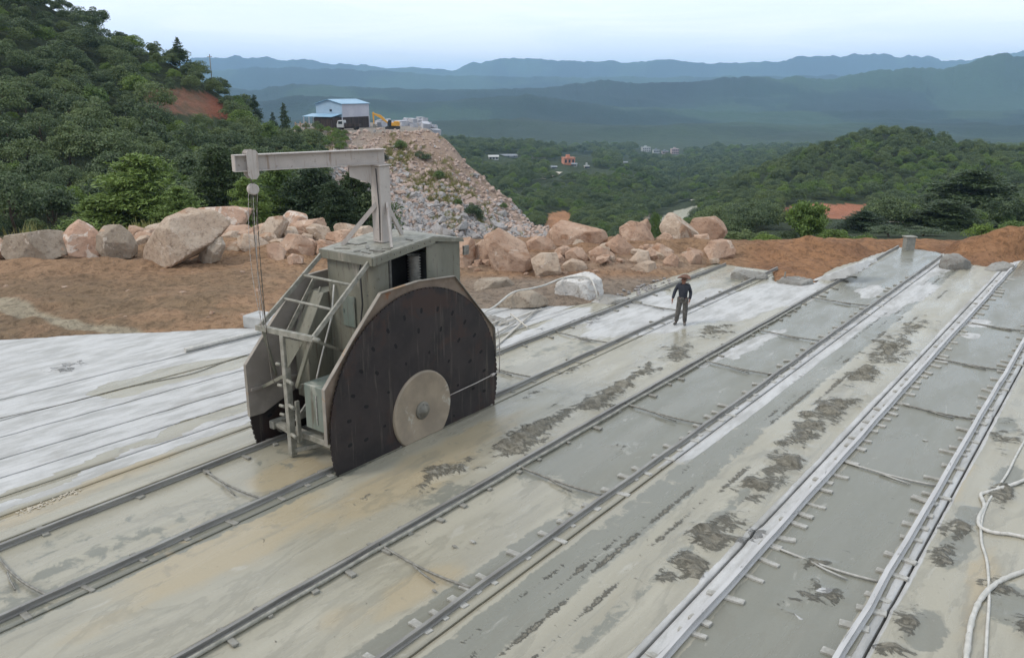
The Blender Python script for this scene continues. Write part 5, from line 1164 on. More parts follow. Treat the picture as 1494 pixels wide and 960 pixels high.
seenok = (pys < 372) & (pxs > 640) & (pxs < 1530)
# drop the ones hidden behind nearer land
vmin = np.ones(NB, bool)
for f in (.55, .7, .82, .9, .95):
    hx, hy = Xs*f, Ys*f; hz = height(hx, hy, False); hp = proj(hx, hy, hz)[1]
    vmin &= (hp > pys-9) | (f*bs < 47)
tipzone = inpoly(pxs, pys, TIP) & (bs < 270)
ok = seenok & vmin & ~tipzone & (bs < 1400) & ((dens > -.32) | (bs < 400))
cells = set(); ii = np.where(ok)[0]; ii = ii[np.argsort(bs[ii])]
for i in ii:
    b = bs[i]; sp = 2.6+b*.0085
    lg = int(math.log(b)*4); sp = 2.6+math.exp(lg/4)*.0085
    key = (lg, int(Xs[i]//sp), int(Ys[i]//sp))
    if key in cells or clear(pxs[i], pys[i]): continue
    if pxs[i] < 822 and b < 205: continue
    cells.add(key); s = rr.uniform(.7, 1.25)*(1 if b < 320 else 1.25)*(1+max(0, b-400)/600)
    kind = rr.random(); br_ = fbm(Xs[i], Ys[i], 60, 3, 95)
    forest_pts.append((float(Xs[i]), float(Ys[i]), float(Zs[i])-.8, s, 6+rr.randrange(2) if kind < .10+max(0, float(br_))*.8 else rr.randrange(6)))
print('forest instances', len(forest_pts), 'individual', min(len(vis), N_IND), len(vis))
# prototypes are the very crowns standing in the wood (their meshes), scattered as one mass
def forest(points):
    A = np.array(points, dtype=np.float32); me = bpy.data.meshes.new('woods'); me.vertices.add(len(A)); me.vertices.foreach_set('co', A[:, :3].ravel())
    r_ = np.random.default_rng(8)
    for nm, tp_, data in (('sc', 'FLOAT', A[:, 3]), ('which', 'INT', A[:, 4].astype(np.int32)), ('rot', 'FLOAT', r_.uniform(0, 6.28, len(A)).astype(np.float32))):
        a = me.attributes.new(nm, tp_, 'POINT'); a.data.foreach_set('value', data)
    o = link_mesh('woods', me); tag(o, 'woods covering the far slopes and hills as one mass', 'woods', None, 'stuff')
    ng = bpy.data.node_groups.new('scatter_woods', 'GeometryNodeTree')
    ng.interface.new_socket('Geometry', in_out='INPUT', socket_type='NodeSocketGeometry'); ng.interface.new_socket('Geometry', in_out='OUTPUT', socket_type='NodeSocketGeometry')
    gi = ng.nodes.new('NodeGroupInput'); go = ng.nodes.new('NodeGroupOutput'); L = ng.links
    iop = ng.nodes.new('GeometryNodeInstanceOnPoints'); g2i = ng.nodes.new('GeometryNodeGeometryToInstance')
    crowns = []
    for proto in BT+BT2+PT[:1]:
        for ob in COL.objects:
            if ob.type == 'MESH' and ob.data == proto[0]: crowns.append(ob); break
        else:
            raise RuntimeError('no crown')
    for ob in reversed(crowns):
        oi = ng.nodes.new('GeometryNodeObjectInfo'); oi.inputs['Object'].default_value = ob; oi.transform_space = 'ORIGINAL'
        L.new(oi.outputs['Geometry'], g2i.inputs[0])
    def attr(nm, dt):
        a = ng.nodes.new('GeometryNodeInputNamedAttribute'); a.data_type = dt; a.inputs['Name'].default_value = nm; return a.outputs['Attribute']
    cx = ng.nodes.new('ShaderNodeCombineXYZ'); L.new(attr('rot', 'FLOAT'), cx.inputs[2]); e2r = ng.nodes.new('FunctionNodeEulerToRotation'); L.new(cx.outputs[0], e2r.inputs[0])
    cs = ng.nodes.new('ShaderNodeCombineXYZ'); sc_ = attr('sc', 'FLOAT')
    for k in range(3): L.new(sc_, cs.inputs[k])
    L.new(gi.outputs[0], iop.inputs['Points']); L.new(g2i.outputs[0], iop.inputs['Instance']); iop.inputs['Pick Instance'].default_value = True
    L.new(attr('which', 'INT'), iop.inputs['Instance Index']); L.new(e2r.outputs[0], iop.inputs['Rotation']); L.new(cs.outputs[0], iop.inputs['Scale'])
    L.new(iop.outputs[0], go.inputs[0]); md = o.modifiers.new('woods', 'NODES'); md.node_group = ng; return o
# --- single trees one can pick out
def at_b(px_, b, pbase=None):
    s = -.15; t = (px_-CX)/F*(cP - s*sP); X, Y = ab2xy(t*b, b); return X, Y, float(height(X, Y))
def tree_at(px_, ytop, b, proto, label, hproto, group=None, wid=None, wproto=2.0):
    s = slope_of(ytop); t = tan_of(px_, (ytop+300)/2); X, Y = ab2xy(t*b, b); Z = float(height(X, Y)); ht = H+s*b-Z
    k = ht/hproto; root = tree('tree', proto, (X, Y, Z-.2), (wid/2)/wproto if wid else k, label, group, k); return root
PINE_B = (pine_crown('crown', 2.6, 6.0, 110, 260, .085, 601, M['needle'], .10, .05, .62), trunk_mesh(5.6, .14, 602, 0))
PINE_D = (pine_crown('crown', 2.4, 6.0, 110, 240, .08, 611, M['needle_dark'], .10, .05, .6), trunk_mesh(5.6, .14, 612, 0))
PINE_M = (pine_crown('crown', 2.4, 6.0, 100, 240, .08, 621, M['needle'], .22, .08, .7), trunk_mesh(5.6, .12, 622, 0))
tree_at(205, 222, 56, PINE_B, 'bright green feathery pine behind the gap between the grey boulder and the huge slab', 6.0, wid=6.6)
tree_at(322, 212, 60, PINE_D, 'tall dark green pine behind the huge pale slab, right of the bright pine', 6.0, wid=5.0)
tree_at(262, 268, 53, PINE_M, 'low pine between the bright feathery pine and the tall dark one', 6.0, wid=4.0)
tree_at(405, 226, 58, PINE_M, 'feathery green pine seen through the hoist chains under the boom', 6.0, wid=4.6)
tree_at(455, 240, 56, PINE_D, 'dark pine filling the space under the middle of the boom', 6.0, wid=5.2)
tree_at(518, 246, 57, PINE_D, 'dark spiky pine directly left of the crane mast', 6.0, wid=4.0)
tree_at(487, 262, 54, PINE_D, 'lower dark pine between the two dark pines under the boom', 6.0, wid=3.6)
tree_at(360, 255, 54, PINE_M, 'small pine below the free end of the boom', 6.0, wid=3.4)
tree_at(140, 282, 54, PINE_M, 'low bushy pine behind the round grey boulder at the left', 6.0, wid=4.2)
tree_at(1420, 248, 120, PINE_D, 'large dark feathery tree on the right, below the wooded hill', 6.0, wid=15)
tree_at(1385, 290, 108, PINE_D, 'dark tree at the left foot of the large dark feathery one', 6.0, wid=10)
tree_at(1262, 306, 100, PINE_D, 'dark low tree behind the grey box at the end of the middle track', 6.0, wid=6)
SPK = (pine_crown('crown', 2.2, 3.2, 26, 150, .14, 631, M['leaf_bright'], .05, .35, .12), trunk_mesh(2.6, .10, 632, 0))
tree_at(1182, 302, 62, SPK, 'spiky palm-like young tree in front of the orange earth patch', 3.3, wid=3.0, wproto=2.2)
BB = lambda px_, yt, b, wid, lab, br=True, i=0: tree_at(px_, yt, b, (BT2 if br else BT)[i % 2], lab, 3.9, None, wid, 1.9)
BB(1437, 322, 64, 2.4, 'small bright green bush standing alone at the right edge of the bench')
BB(1490, 318, 66, 3.0, 'bright green bush cut off by the right edge of the photo', True, 1)
BB(1222, 330, 60, 2.6, 'fresh green bush below the orange earth patch', True, 1)
BB(1122, 336, 60, 2.4, 'green bush left of the palm-like young tree', True, 0)
BB(1152, 336, 62, 2.4, 'round dark bush between the green bush and the palm-like tree', False, 0)
BB(1268, 338, 60, 2.0, 'low bush just behind the crest of the orange heap, left of the grey box', True, 0)
BB(1350, 330, 88, 4.5, 'dark bush right of the grey box, behind the orange soil', False, 1)
BB(1300, 328, 84, 4.0, 'dark bush directly behind the grey box', False, 0)
BB(958, 306, 150, 2.6, 'small green bush beside the bend of the valley track', True, 1)
BB(1085, 335, 72, 3.2, 'dark bush behind the right end of the boulder heap', False, 1)
for px_, yt, b, w_, lab in [(258, 54, 183, 4.2, 'pointed conifer standing out on the skyline of the left slope'), (413, 150, 197, 3.2, 'slim dark tree on the plateau left of the blue-roofed shed'), (397, 163, 194, 2.2, 'smaller slim tree beside the slim dark one left of the shed'), (370, 138, 188, 3.4, 'pointed tree at the right end of the left slope skyline'), (560, 222, 186, 2.6, 'dark bush on the tip slope just right of the boom end')]:
    s = slope_of(yt); t = tan_of(px_, yt); X, Y = ab2xy(t*b, b); Z = float(height(X, Y)); ht = max(1.6, H+s*b-Z); k = ht/5.0
    r0 = tree('tree', PT[0], (X, Y, Z-.2), w_/3.2, lab, None, k)
for i, (px_, py_, s) in enumerate([(640, 262, 1.2), (690, 320, 1.8), (668, 300, .9), (622, 235, 1.0), (585, 218, 1.3), (612, 232, .8), (735, 305, .8), (700, 322, .9)]):
    h_ = hit(px_, py_, 120, 215, 300)
    if h_ is None: continue
    root = tree('bush', BT[i % 6] if i % 2 else BT2[i % 2], (h_[0], h_[1], h_[2]-.8*s), s*.62, 'round green bush growing among the stones of the tip slope', 'bushes on the tip slope', cat='bush')
rr = random.Random(41); n = 0
for k in range(60):
    px_, py_ = rr.uniform(395, 505), rr.uniform(188, 222)
    h_ = hit(px_, py_, 140, 208, 200)
    if h_ is None: continue
    s = rr.uniform(.35, .6); tree('bush', BT2[k % 2] if rr.random() < .7 else BT[k % 6], (h_[0], h_[1], h_[2]-.9*s), s, 'low yellow-green bush on the bank below the shed', 'bushes on the bank below the shed', cat='bush')
wood = forest(forest_pts)

# grass : tufts on the tip slope, on the bank and along the edge of the bench
def grass(spots, label, seed):
    r_ = np.random.default_rng(seed); P = []; Nn = []; S = []
    V = []; 
    for (X, Y, Z, s) in spots:
        n = 26; a = r_.uniform(0, 6.28, n); L = s*r_.uniform(.5, 1.2, n); lean = r_.uniform(.1, .7, n); o = r_.normal(size=(n, 2))*s*.35
        bx, by = X+o[:, 0], Y+o[:, 1]; dx, dy = np.cos(a), np.sin(a); w = .05*s
        p0 = np.stack([bx-dy*w, by+dx*w, np.full(n, Z)-.05], 1); p1 = np.stack([bx+dy*w, by-dx*w, np.full(n, Z)-.05], 1)
        tip = np.stack([bx+dx*L*lean, by+dy*L*lean, Z+L*(1-.35*lean)], 1); t2 = tip+np.stack([dy*w*.4, -dx*w*.4, 0*a], 1)
        V.append(np.stack([p0, p1, t2, tip], 1).reshape(-1, 3))
    V = np.concatenate(V); n = len(V)//4
    me = np_mesh('grass', V, np.arange(n*4).reshape(-1, 4), False, M['grass'], {'clump': ('FLOAT', np.repeat(r_.uniform(0, 1, n), 4))})
    o = link_mesh('grass', me); tag(o, label, 'grass', None, 'stuff')
rr = random.Random(52); sp = []
for k in range(1500):
    f = rr.random(); px_ = 560+f*150+rr.gauss(0, 20); py_ = 212+f*125+rr.gauss(0, 17)
    if rr.random() < .25: px_, py_ = rr.uniform(400, 560), rr.uniform(186, 240)
    if fbm(px_, py_, 22, 2, 5) < -.12: continue
    h_ = hit(px_, py_, 120, 208, 120)
    if h_: sp.append((h_[0], h_[1], h_[2], rr.uniform(.4, 1.1)))
grass(sp, 'dry yellow-green grass growing on the tip slope and its bank', 1)
sp = []
for k in range(150):
    px_ = rr.choice([rr.uniform(0, 560), rr.uniform(205, 235), rr.uniform(385, 420), rr.uniform(385, 420)]); b = rr.uniform(45.0, 47); t = (px_-CX)/F*(cP+.16*sP); X, Y = ab2xy(t*b, b); sp.append((X, Y, float(height(X, Y)), rr.uniform(.35, 1.1)))
grass(sp, 'tall green weeds behind the boulders at the edge of the bench', 2)

# ------------------------------------------------------------------ shed on the plateau (camera-frame axes turned by the shed's own yaw)
def camframe(px_, py_, b):
    s = slope_of(py_); t = tan_of(px_, py_); X, Y = ab2xy(t*b, b); return X, Y, H+s*b
X0, Y0, _ = camframe(500, 186, 214); Z0 = float(height(X0, Y0))
shed = empty('shed', (X0, Y0, Z0), YAW); tag(shed, 'two-storey sheet-metal shed with blue roof and dark open bays at the tip edge', 'shed')
ca, sa = math.cos(R(30)), math.sin(R(30))
U = Vector((-ca, sa, 0)); W = Vector((sa, ca, 0))     # along the gable wall, along the long side
def q(u, w, z): return U*u+W*w+Vector((0, 0, z))
top = 6.1; mid = 2.8; GW, SL = 8.6, 10.5
mb = MB(); mb.prism([q(0, 0, mid), q(GW, 0, mid), q(GW, 0, top), q(GW*.5, 0, top+.95), q(0, 0, top)], W*.15)
mb.build('wall', M['blue_wall'], shed)
mb = MB(); mb.prism([q(0, .155, mid), q(0, SL, mid), q(0, SL, top), q(0, .155, top)], U*.12); mb.prism([q(0, SL, mid), q(GW, SL, mid), q(GW, SL, top), q(0, SL, top)], W*.1); mb.prism([q(GW, .155, 0), q(GW, SL, 0), q(GW, SL, top), q(GW, .155, top)], -U*.1)
mb.build('wall', M['white_wall'], shed)
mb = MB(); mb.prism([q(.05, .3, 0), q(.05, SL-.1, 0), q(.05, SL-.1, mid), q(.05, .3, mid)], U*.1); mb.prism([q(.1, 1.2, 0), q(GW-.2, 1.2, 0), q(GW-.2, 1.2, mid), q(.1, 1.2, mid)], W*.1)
mb.build('bay_shade_panel', M['bay_shade_and_bed'], shed)  # dark panels imitate the shade inside the open ground-floor bays
mb = MB()
mb.prism([q(-.35, -.4, top-.12), q(GW*.5, -.4, top+.98), q(GW*.5, SL+.3, top+.98), q(-.35, SL+.3, top-.12)], (0, 0, .12)); mb.prism([q(GW+.35, -.4, top-.12), q(GW*.5, -.4, top+.985), q(GW*.5, SL+.3, top+.985), q(GW+.35, SL+.3, top-.12)], (0, 0, .12))
mb.build('roof', M['blue_roof'], shed)
mb = MB(); mb.prism([q(.2, -.02, mid+.75), q(GW+1.3, -.02, mid+.75), q(GW+1.6, -3.6, mid+.1), q(.2, -3.6, mid+.1)], (0, 0, .1)); mb.build('lean_to_roof', M['blue_roof'], shed)
mb = MB(); mb.prism([q(.35, -.1, 0), q(.35, -3.4, 0), q(.35, -3.4, mid), q(.35, -.1, mid)], U*.08); mb.prism([q(.5, -.6, 0), q(GW, -.6, 0), q(GW, -.6, mid), q(.5, -.6, mid)], W*.08); mb.prism([q(.5, -3.3, 0), q(GW-2.2, -3.3, 0), q(GW-2.2, -3.3, mid-.1), q(.5, -3.3, mid-.1)], W*.08); mb.build('bay_shade_panel', M['bay_shade_and_bed'], shed)  # dark panels paint in the shade under the lean-to roof
for u, w in ((GW+1.2, -3.4), (GW-.6, -3.4), (GW+1.0, -.2), (0, .0), (-.02, SL)):
    mb = MB(); mb.bar(q(u, w, 0), q(u, w, mid+.1), .22); mb.build('post', M['white_wall'], shed)
mb = MB(); mb.box(-.35, .35, -.05, .05, 0, .5); o = mb.build('window', M['glass'], shed); o.location = q(GW*.42, -.06, 4.2); o.rotation_euler = (0, 0, math.atan2(U.y, U.x))
# truck
X0, Y0, _ = camframe(505, 188, 208); Z0 = float(height(X0, Y0))
tr = empty('truck', (X0, Y0, Z0), YAW+R(172)); tag(tr, 'small white-cabbed truck with dark flat bed parked before the shed', 'truck')
mb = MB(); mb.prism([(.2, -1, .55), (2.0, -1, .55), (2.05, -1, 1.3), (1.7, -1, 2.25), (.3, -1, 2.3), (.2, -1, 1.4)], (0, 2, 0)); mb.build('cab', M['white'], tr, .08)
mb = MB(); mb.prism([(2.06, -.85, 1.35), (1.80, -.85, 2.1), (1.80, .85, 2.1), (2.06, .85, 1.35)], (.03, 0, .01)); mb.box(.6, 1.6, -1.015, -1.003, 1.4, 2.05); mb.box(.6, 1.6, 1.003, 1.015, 1.4, 2.05); mb.build('windscreen', M['glass'], tr)
mb = MB(); mb.box(-3.6, .1, -1.05, 1.05, .8, .95); mb.box(-3.6, .1, -1.05, -.98, .95, 1.45); mb.box(-3.6, .1, .98, 1.05, .95, 1.45); mb.box(-3.6, -3.52, -.97, .97, .95, 1.45); mb.box(.02, .1, -.97, .97, .95, 1.7); mb.box(-3.4, 2.0, -.4, .4, .55, .78); mb.build('flat_bed', M['bay_shade_and_bed'], tr)
for x in (1.2, -2.6):
    for y in (-.95, .75): mb = MB(); mb.lathe([(0, 0), (0, .42), (.2, .42), (.2, 0)], (x, y, .42), 'y', 18); mb.build('wheel', M['black'], tr)
# excavator
X0, Y0, _ = camframe(573, 187, 212); Z0 = float(height(X0, Y0))
ex = empty('excavator', (X0, Y0, Z0), YAW+R(180)); ex.scale = (.8, .8, .8); tag(ex, 'yellow excavator with raised boom working at the edge of the tip', 'excavator')
mb = MB(); mb.box(-2.2, .2, -1.25, 1.25, 1.0, 2.05); mb.prism([(-2.2, -1.25, 2.06), (-2.0, -1.25, 2.4), (-.6, -1.25, 2.4), (-.4, -1.25, 2.06)], (0, 2.5, 0)); mb.build('body', M['yellow'], ex, .08)
mb = MB(); mb.prism([(.22, .1, 1.0), (1.5, .1, 1.0), (1.4, .1, 2.1), (1.1, .1, 2.85), (.22, .1, 2.85)], (0, 1.1, 0)); mb.build('cab', M['glass'], ex, .05)
mb = MB()
for s in (-1.45, .85): mb.prism([(-2.2, s, .15), (-1.9, s, 0), (1.9, s, 0), (2.2, s, .2), (2.2, s, .6), (1.9, s, .85), (-1.9, s, .85), (-2.2, s, .6)], (0, .6, 0))
mb.box(-1, 1, -.8, .8, .4, 1.0); mb.build('tracks', M['black'], ex)
mb = MB(); mb.prism([(.9, -.55, 1.5), (1.3, -.55, 1.4), (4.1, -.55, 3.5), (6.2, -.55, 4.6), (6.0, -.55, 4.95), (3.6, -.55, 4.3)], (0, .4, 0)); mb.build('boom', M['yellow'], ex, .05)
mb = MB(); mb.prism([(5.7, -.5, 5.2), (6.3, -.5, 5.1), (6.0, -.5, 1.6), (5.75, -.5, 1.6)], (0, .3, 0)); mb.build('stick', M['yellow'], ex, .04)
mb = MB(); mb.prism([(5.5, -.85, 1.5), (6.2, -.85, 1.7), (6.1, -.85, .6), (5.4, -.85, .4), (5.0, -.85, .9)], (0, 1.0, 0)); mb.build('bucket', M['rod'], ex, .04)
# cut blocks piled on the plateau
rr = random.Random(61); bmv = [block_mesh('stone_block', M['grey_stone'], *d) for d in ((2.6, 1.6, 1.2), (1.8, 1.4, .9), (3.0, 1.2, 1.0))]
for k in range(46):
    b = rr.uniform(222, 256); px_ = rr.uniform(545, 640); t = tan_of(px_, 182); X, Y = ab2xy(t*b, b)
    o = link_mesh('stone_block', rr.choice(bmv)); o.location = (X, Y, float(height(X, Y))+(rr.choice([0, 0, .9]))-.1); o.rotation_euler = (rr.uniform(-.2, .2), rr.uniform(-.2, .2), rr.uniform(0, 3.1)); s = rr.uniform(.6, 1.25); o.scale = (s, s, s)
    tag(o, 'grey waste block in the jumbled stockpile right of the shed', 'stone block', 'waste blocks stockpiled on the plateau')
for k, px_ in enumerate((431, 438, 446)):
    X, Y, _ = camframe(px_, 186, 206+k); Z = float(height(X, Y)); mb = MB(); mb.bar((0, 0, 0), (.1, 0, 2.0), .25); mb.bar((0, 0, 1.6), (1.2, .3, 1.5), .18); o = mb.build('gate_post', M['rock_pale'], None, 0); o.location = (X, Y, Z); tag(o, 'pale leaning post with a crossbar left of the shed, %s of three' % ('left', 'middle', 'right')[k], 'post', 'posts left of the shed')
X, Y, _ = camframe(307, 95, 186); Z = float(height(X, Y)); mb = MB(); mb.tube([(0, 0, 0), (0, 0, 7.5)], .10, 6); mb.bar((-.8, 0, 7.0), (.8, 0, 7.0), .12); o = mb.build('utility_pole', M['rod'], None); o.location = (X, Y, Z); tag(o, 'thin utility pole sticking up from the ridge of the left slope', 'pole')
# houses in the valley
def house(px_, py_, wpx, hpx, dr, wallm, roofm, label, rz=.3, flat=False, nm='house', wins=3, bb=None):
    h_ = hit(px_, py_, 300, 1800, 800)
    if h_ is None: return
    b = bb or h_[3]; w = wpx*.78/1249.4*b; ht = hpx*.85/1249.4*b
    root = empty(nm, (h_[0], h_[1], h_[2]-.5), YAW+rz); tag(root, label, 'house'); d = w*dr
    mb = MB(); mb.box(-w/2, w/2, -d/2, d/2, 0, ht); wl = mb.build('wall', wallm, root)
    mb = MB()
    if flat: mb.box(-w/2-.3, w/2+.3, -d/2-.3, d/2+.3, ht+.01, ht+.5); mb.box(-w*.2, w*.1, -d*.2, d*.2, ht+.51, ht+2.6)
    else: mb.prism([(-w/2-.5, -d/2-.6, ht), (-w/2-.5, d/2+.6, ht), (-w/2-.5, 0, ht+d*.28)], (w+1, 0, 0))
    mb.build('roof', roofm, root)
    st = max(1, int(ht/3.1))
    for f in range(st):
        for k in range(wins):
            x = -w/2+w*(k+.5)/wins; mb = MB(); mb.box(x-.8, x+.8, -d/2-.05, -d/2+.02, ht*(f+.35)/st, ht*(f+.8)/st); mb.build('window', M['glass'], root)
house(829, 240, 22, 12, .7, M['orange_wall'], M['orange_wall'], 'orange three-storey block among the valley trees', .25, True)
house(720, 233, 18, 6, .6, M['house_white'], M['house_white'], 'white low building left of the dark tree row in the valley', .1)
house(838, 243, 9, 5, .8, M['house_white'], M['roof_grey'], 'small white house partly behind the orange block', -.3)
house(856, 246, 9, 5, .8, M['house_white'], M['house_white'], 'small white building just right of and below the orange block', .2, True)
house(808, 246, 10, 4, .7, M['house_white'], M['roof_grey'], 'little white house just left of and below the orange block', .2)
house(912, 240, 8, 4, .7, M['house_white'], M['roof_grey'], 'lone small white house right of the village', .2)
house(742, 229, 34, 3, .3, M['roof_grey'], M['roof_grey'], 'long grey-roofed barn in the valley below the dark tree row', .0)
house(786, 230, 26, 3, .3, M['house_pink'], M['roof_grey'], 'low brownish barn left of the orange block', .05)
for px_, py_, w_, h_, m_, rf_, lab in [(942, 222, 16, 8, 'house_white', 'house_white', 'leftmost white building of the distant white complex'), (957, 224, 12, 6, 'house_white', 'roof_grey', 'second white building of the distant white complex'), (970, 225, 12, 5, 'house_pink', 'roof_grey', 'low pinkish building in the middle of the distant complex'), (984, 225, 14, 9, 'house_pink', 'house_pink', 'tall pinkish block at the right end of the distant complex')]:
    house(px_, py_, w_, h_, .6, M[m_], M[rf_], lab, .2, True, wins=4)
# tracks and river bed draped over the land
def strip(name, pts_px, wid, mat, label, b0=100, b1=1600, lift=.5):
    P = []
    for (x1, y1), (x2, y2) in zip(pts_px[:-1], pts_px[1:]):
        for k in range(8):
            h_ = hit(x1+(x2-x1)*k/8, y1+(y2-y1)*k/8, b0, b1, 700)
            if h_ is not None: P.append(h_)
    if len(P) < 3: return
    A = np.array([(p[0], p[1]) for p in P]); wd = wid
    V = []
    for i in range(len(A)):
        d = A[min(i+1, len(A)-1)]-A[max(i-1, 0)]; L = np.hypot(*d)+1e-6; n_ = np.array((-d[1], d[0]))/L
        for k in range(5):
            q_ = A[i]+n_*wd*(k/4-.5); V.append((q_[0], q_[1], float(height(q_[0], q_[1]))+lift*(P[i][3]/400)))
    n = len(A); Fq = [(i*5+k, (i+1)*5+k, (i+1)*5+k+1, i*5+k+1) for i in range(n-1) for k in range(4)]
    o = link_mesh(name, np_mesh(name, V, Fq, True, mat)); tag(o, label, None, None, 'structure')
strip('valley_road', [(1010, 293), (1040, 286), (1052, 278), (1072, 273)], 5, M['path'], None, 250)
strip('valley_road', [(790, 263), (805, 258), (818, 252)], 5, M['path'], None, 250)
strip('valley_road', [(1275, 322), (1320, 326), (1380, 326), (1440, 320), (1500, 312)], 5, M['path'], None, 120)

# ------------------------------------------------------------------ things lying on the floor
def lay(name, pts_px, r, mat, label, cat, z=None, group=None, sub=6, wob=.0, seed=1):
    P = [Vector((*gnd(p[0], p[1], (p[2] if len(p) > 2 else 0)+r), (p[2] if len(p) > 2 else 0)+r)) for p in pts_px]
    out = []
    for i in range(len(P)-1):
        p0, p1, p2, p3 = P[max(i-1, 0)], P[i], P[i+1], P[min(i+2, len(P)-1)]
        for k in range(sub):
            t = k/sub; out.append(.5*((2*p1)+(-p0+p2)*t+(2*p0-5*p1+4*p2-p3)*t*t+(-p0+3*p1-3*p2+p3)*t**3))
    out.append(P[-1]); rr_ = random.Random(seed)
    if wob: out = [p+Vector((rr_.uniform(-wob, wob), rr_.uniform(-wob, wob), 0)) for p in out]
    mb = MB(); mb.tube(out, r, 8, True, [r*rr_.uniform(.85, 1.15) if wob else r for _ in out]); o = mb.build(name, mat, None, 0, tuple(out[0])); tag(o, label, cat, group); return o
lay('hose', [(1408, 975), (1412, 940), (1418, 905), (1432, 872), (1452, 852), (1475, 840), (1510, 828)], .042, M['hose'], 'thick pale hose taped near its end, curving off to the right at the bottom', 'hose', wob=.004)
lay('hose', [(1437, 980), (1440, 920), (1443, 870), (1440, 820), (1432, 790), (1432, 760), (1440, 735), (1455, 712), (1470, 690), (1484, 662), (1505, 625)], .024, M['hose'], 'thin pale hose running up beside the thick looped one at the right', 'hose')
lay('hose', [(1520, 790), (1480, 780), (1448, 776), (1430, 768), (1428, 755), (1436, 738), (1431, 722), (1440, 718), (1460, 712), (1485, 704), (1515, 690)], .036, M['hose'], 'looped pale hose bending back on itself above the taped one', 'hose', wob=.003)
lay('hose', [(702, 458, 0), (722, 447, .15), (748, 427, .55), (775, 421, .6), (795, 416, .6), (825, 405, .75), (858, 405, .78), (868, 420, .5), (872, 436, .1)], .035, M['hose'], 'pale hose looping over the two powdered boulders right of the blade', 'hose')
lay('pipe', [(270, 511), (385, 483)], .075, M['hose'], 'short pale pipe lying on the white slab left of the saw', 'pipe')
for i, (a, b_, r_) in enumerate([((716, 512), (782, 452), .035), ((728, 474), (790, 450), .03), ((700, 500), (752, 470), .04), ((745, 458), (770, 478), .03), ((690, 482), (745, 462), .03)]):
    lay('timber_pole', [(*a, .03*i), (*b_, .05)], r_, M['timber'], 'pale timber pole in the loose pile on the slab right of the blade', 'pole', group='poles on the slab', sub=2)
lay('cable', [(0, 610), (90, 590), (180, 566), (228, 556), (280, 545), (330, 527), (372, 514)], .012, M['rod'], 'dark cable lying along the old white slab at the left', 'cable')
# clods crusted along one of the old cuts
rr = random.Random(4); cl = [rand_rock('clod', (1, .7, .45), 700+i, 2, M['path'], .07) for i in range(3)]
for k in range(70):
    f = rr.random(); px_, py_ = 25+f*95+rr.gauss(0, 2), 750-f*36+rr.gauss(0, 1.5); X, Y = gnd(px_, py_); o = link_mesh('clod', rr.choice(cl)); s = rr.uniform(.03, .08); o.scale = (s, s, s); o.location = (X, Y, .012); o.rotation_euler = (0, 0, rr.uniform(0, 6)); tag(o, 'small pale crumb in the crust along an old cut at the left', 'clod', 'crumbs along the old cut')
# larger chips here and there on the floor
for px_, py_, s, lab in [(663, 797, .10, 'small flat stone flake near the middle rods, left one'), (690, 790, .12, 'small dark-edged stone flake near the middle rods, right one'), (634, 862, .09, 'narrow stone flake close to the right rail of the middle track'), (1350, 643, .13, 'white stone chip lying between the rails of the rightmost track'), (1175, 641, .12, 'pale stone chip on the mud left of the rightmost track'), (1388, 488, .12, 'white stone chip beside a far tie rod of the rightmost track'), (1470, 492, .12, 'white stone chip at the far right of the rightmost track'), (498, 700, .05, 'tiny dark pebble close to the blade slot'), (1118, 723, .07, 'roundish pebble on the mud patch'), (966, 684, .06, 'small pebble on the wet bed of the middle track')]:
    X, Y = gnd(px_, py_); me = rand_rock('stone_chip', (1, .6, .3), int(px_), 2, M['block'] if s > .1 else M['block_dark'], .05); o = link_mesh('stone_chip', me); o.scale = (s, s, s); o.location = (X, Y, .01); tag(o, lab, 'stone')
# grey box on its stand at the end of the middle track
X, Y = gnd(1325, 364); bx = empty('junction_box', (X, Y, 0), YAW+R(5)); bx.scale = (.85, .85, .9); tag(bx, 'grey cast box with a flat lid standing at the far end of the middle track', 'box')
mb = MB(); mb.box(-.28, .28, -.2, .2, -.1, .68); mb.build('body', M['concrete'], bx, .01)
mb = MB(); mb.box(-.34, .34, -.26, .26, .683, .75); mb.build('lid', M['tie_steel'], bx, .01)
X, Y = gnd(1473, 361); mk = MB(); mk.prism([(0, 0, 0), (.22, 0, 0), (.30, 0, .55), (.12, 0, .58)], (0, .18, 0)); o = mk.build('marker_stone', M['white'], None, .01); o.location = (X, Y, .2); o.rotation_euler = (0, 0, YAW); tag(o, 'small white marker on the orange soil near the right edge', 'marker')
for px_, py_ in ((1133, 411),):
    X, Y = gnd(px_, py_); mb = MB(); mb.bar((0, 0, .02), (.5, .1, .05), .08); mb.bar((.3, 0, .02), (.32, .05, .45), .05); o = mb.build('rail_stop', M['rod'], None); o.location = (X, Y, 0); tag(o, 'dark iron stop at the corner of the slab, right of the worker', 'rail stop')

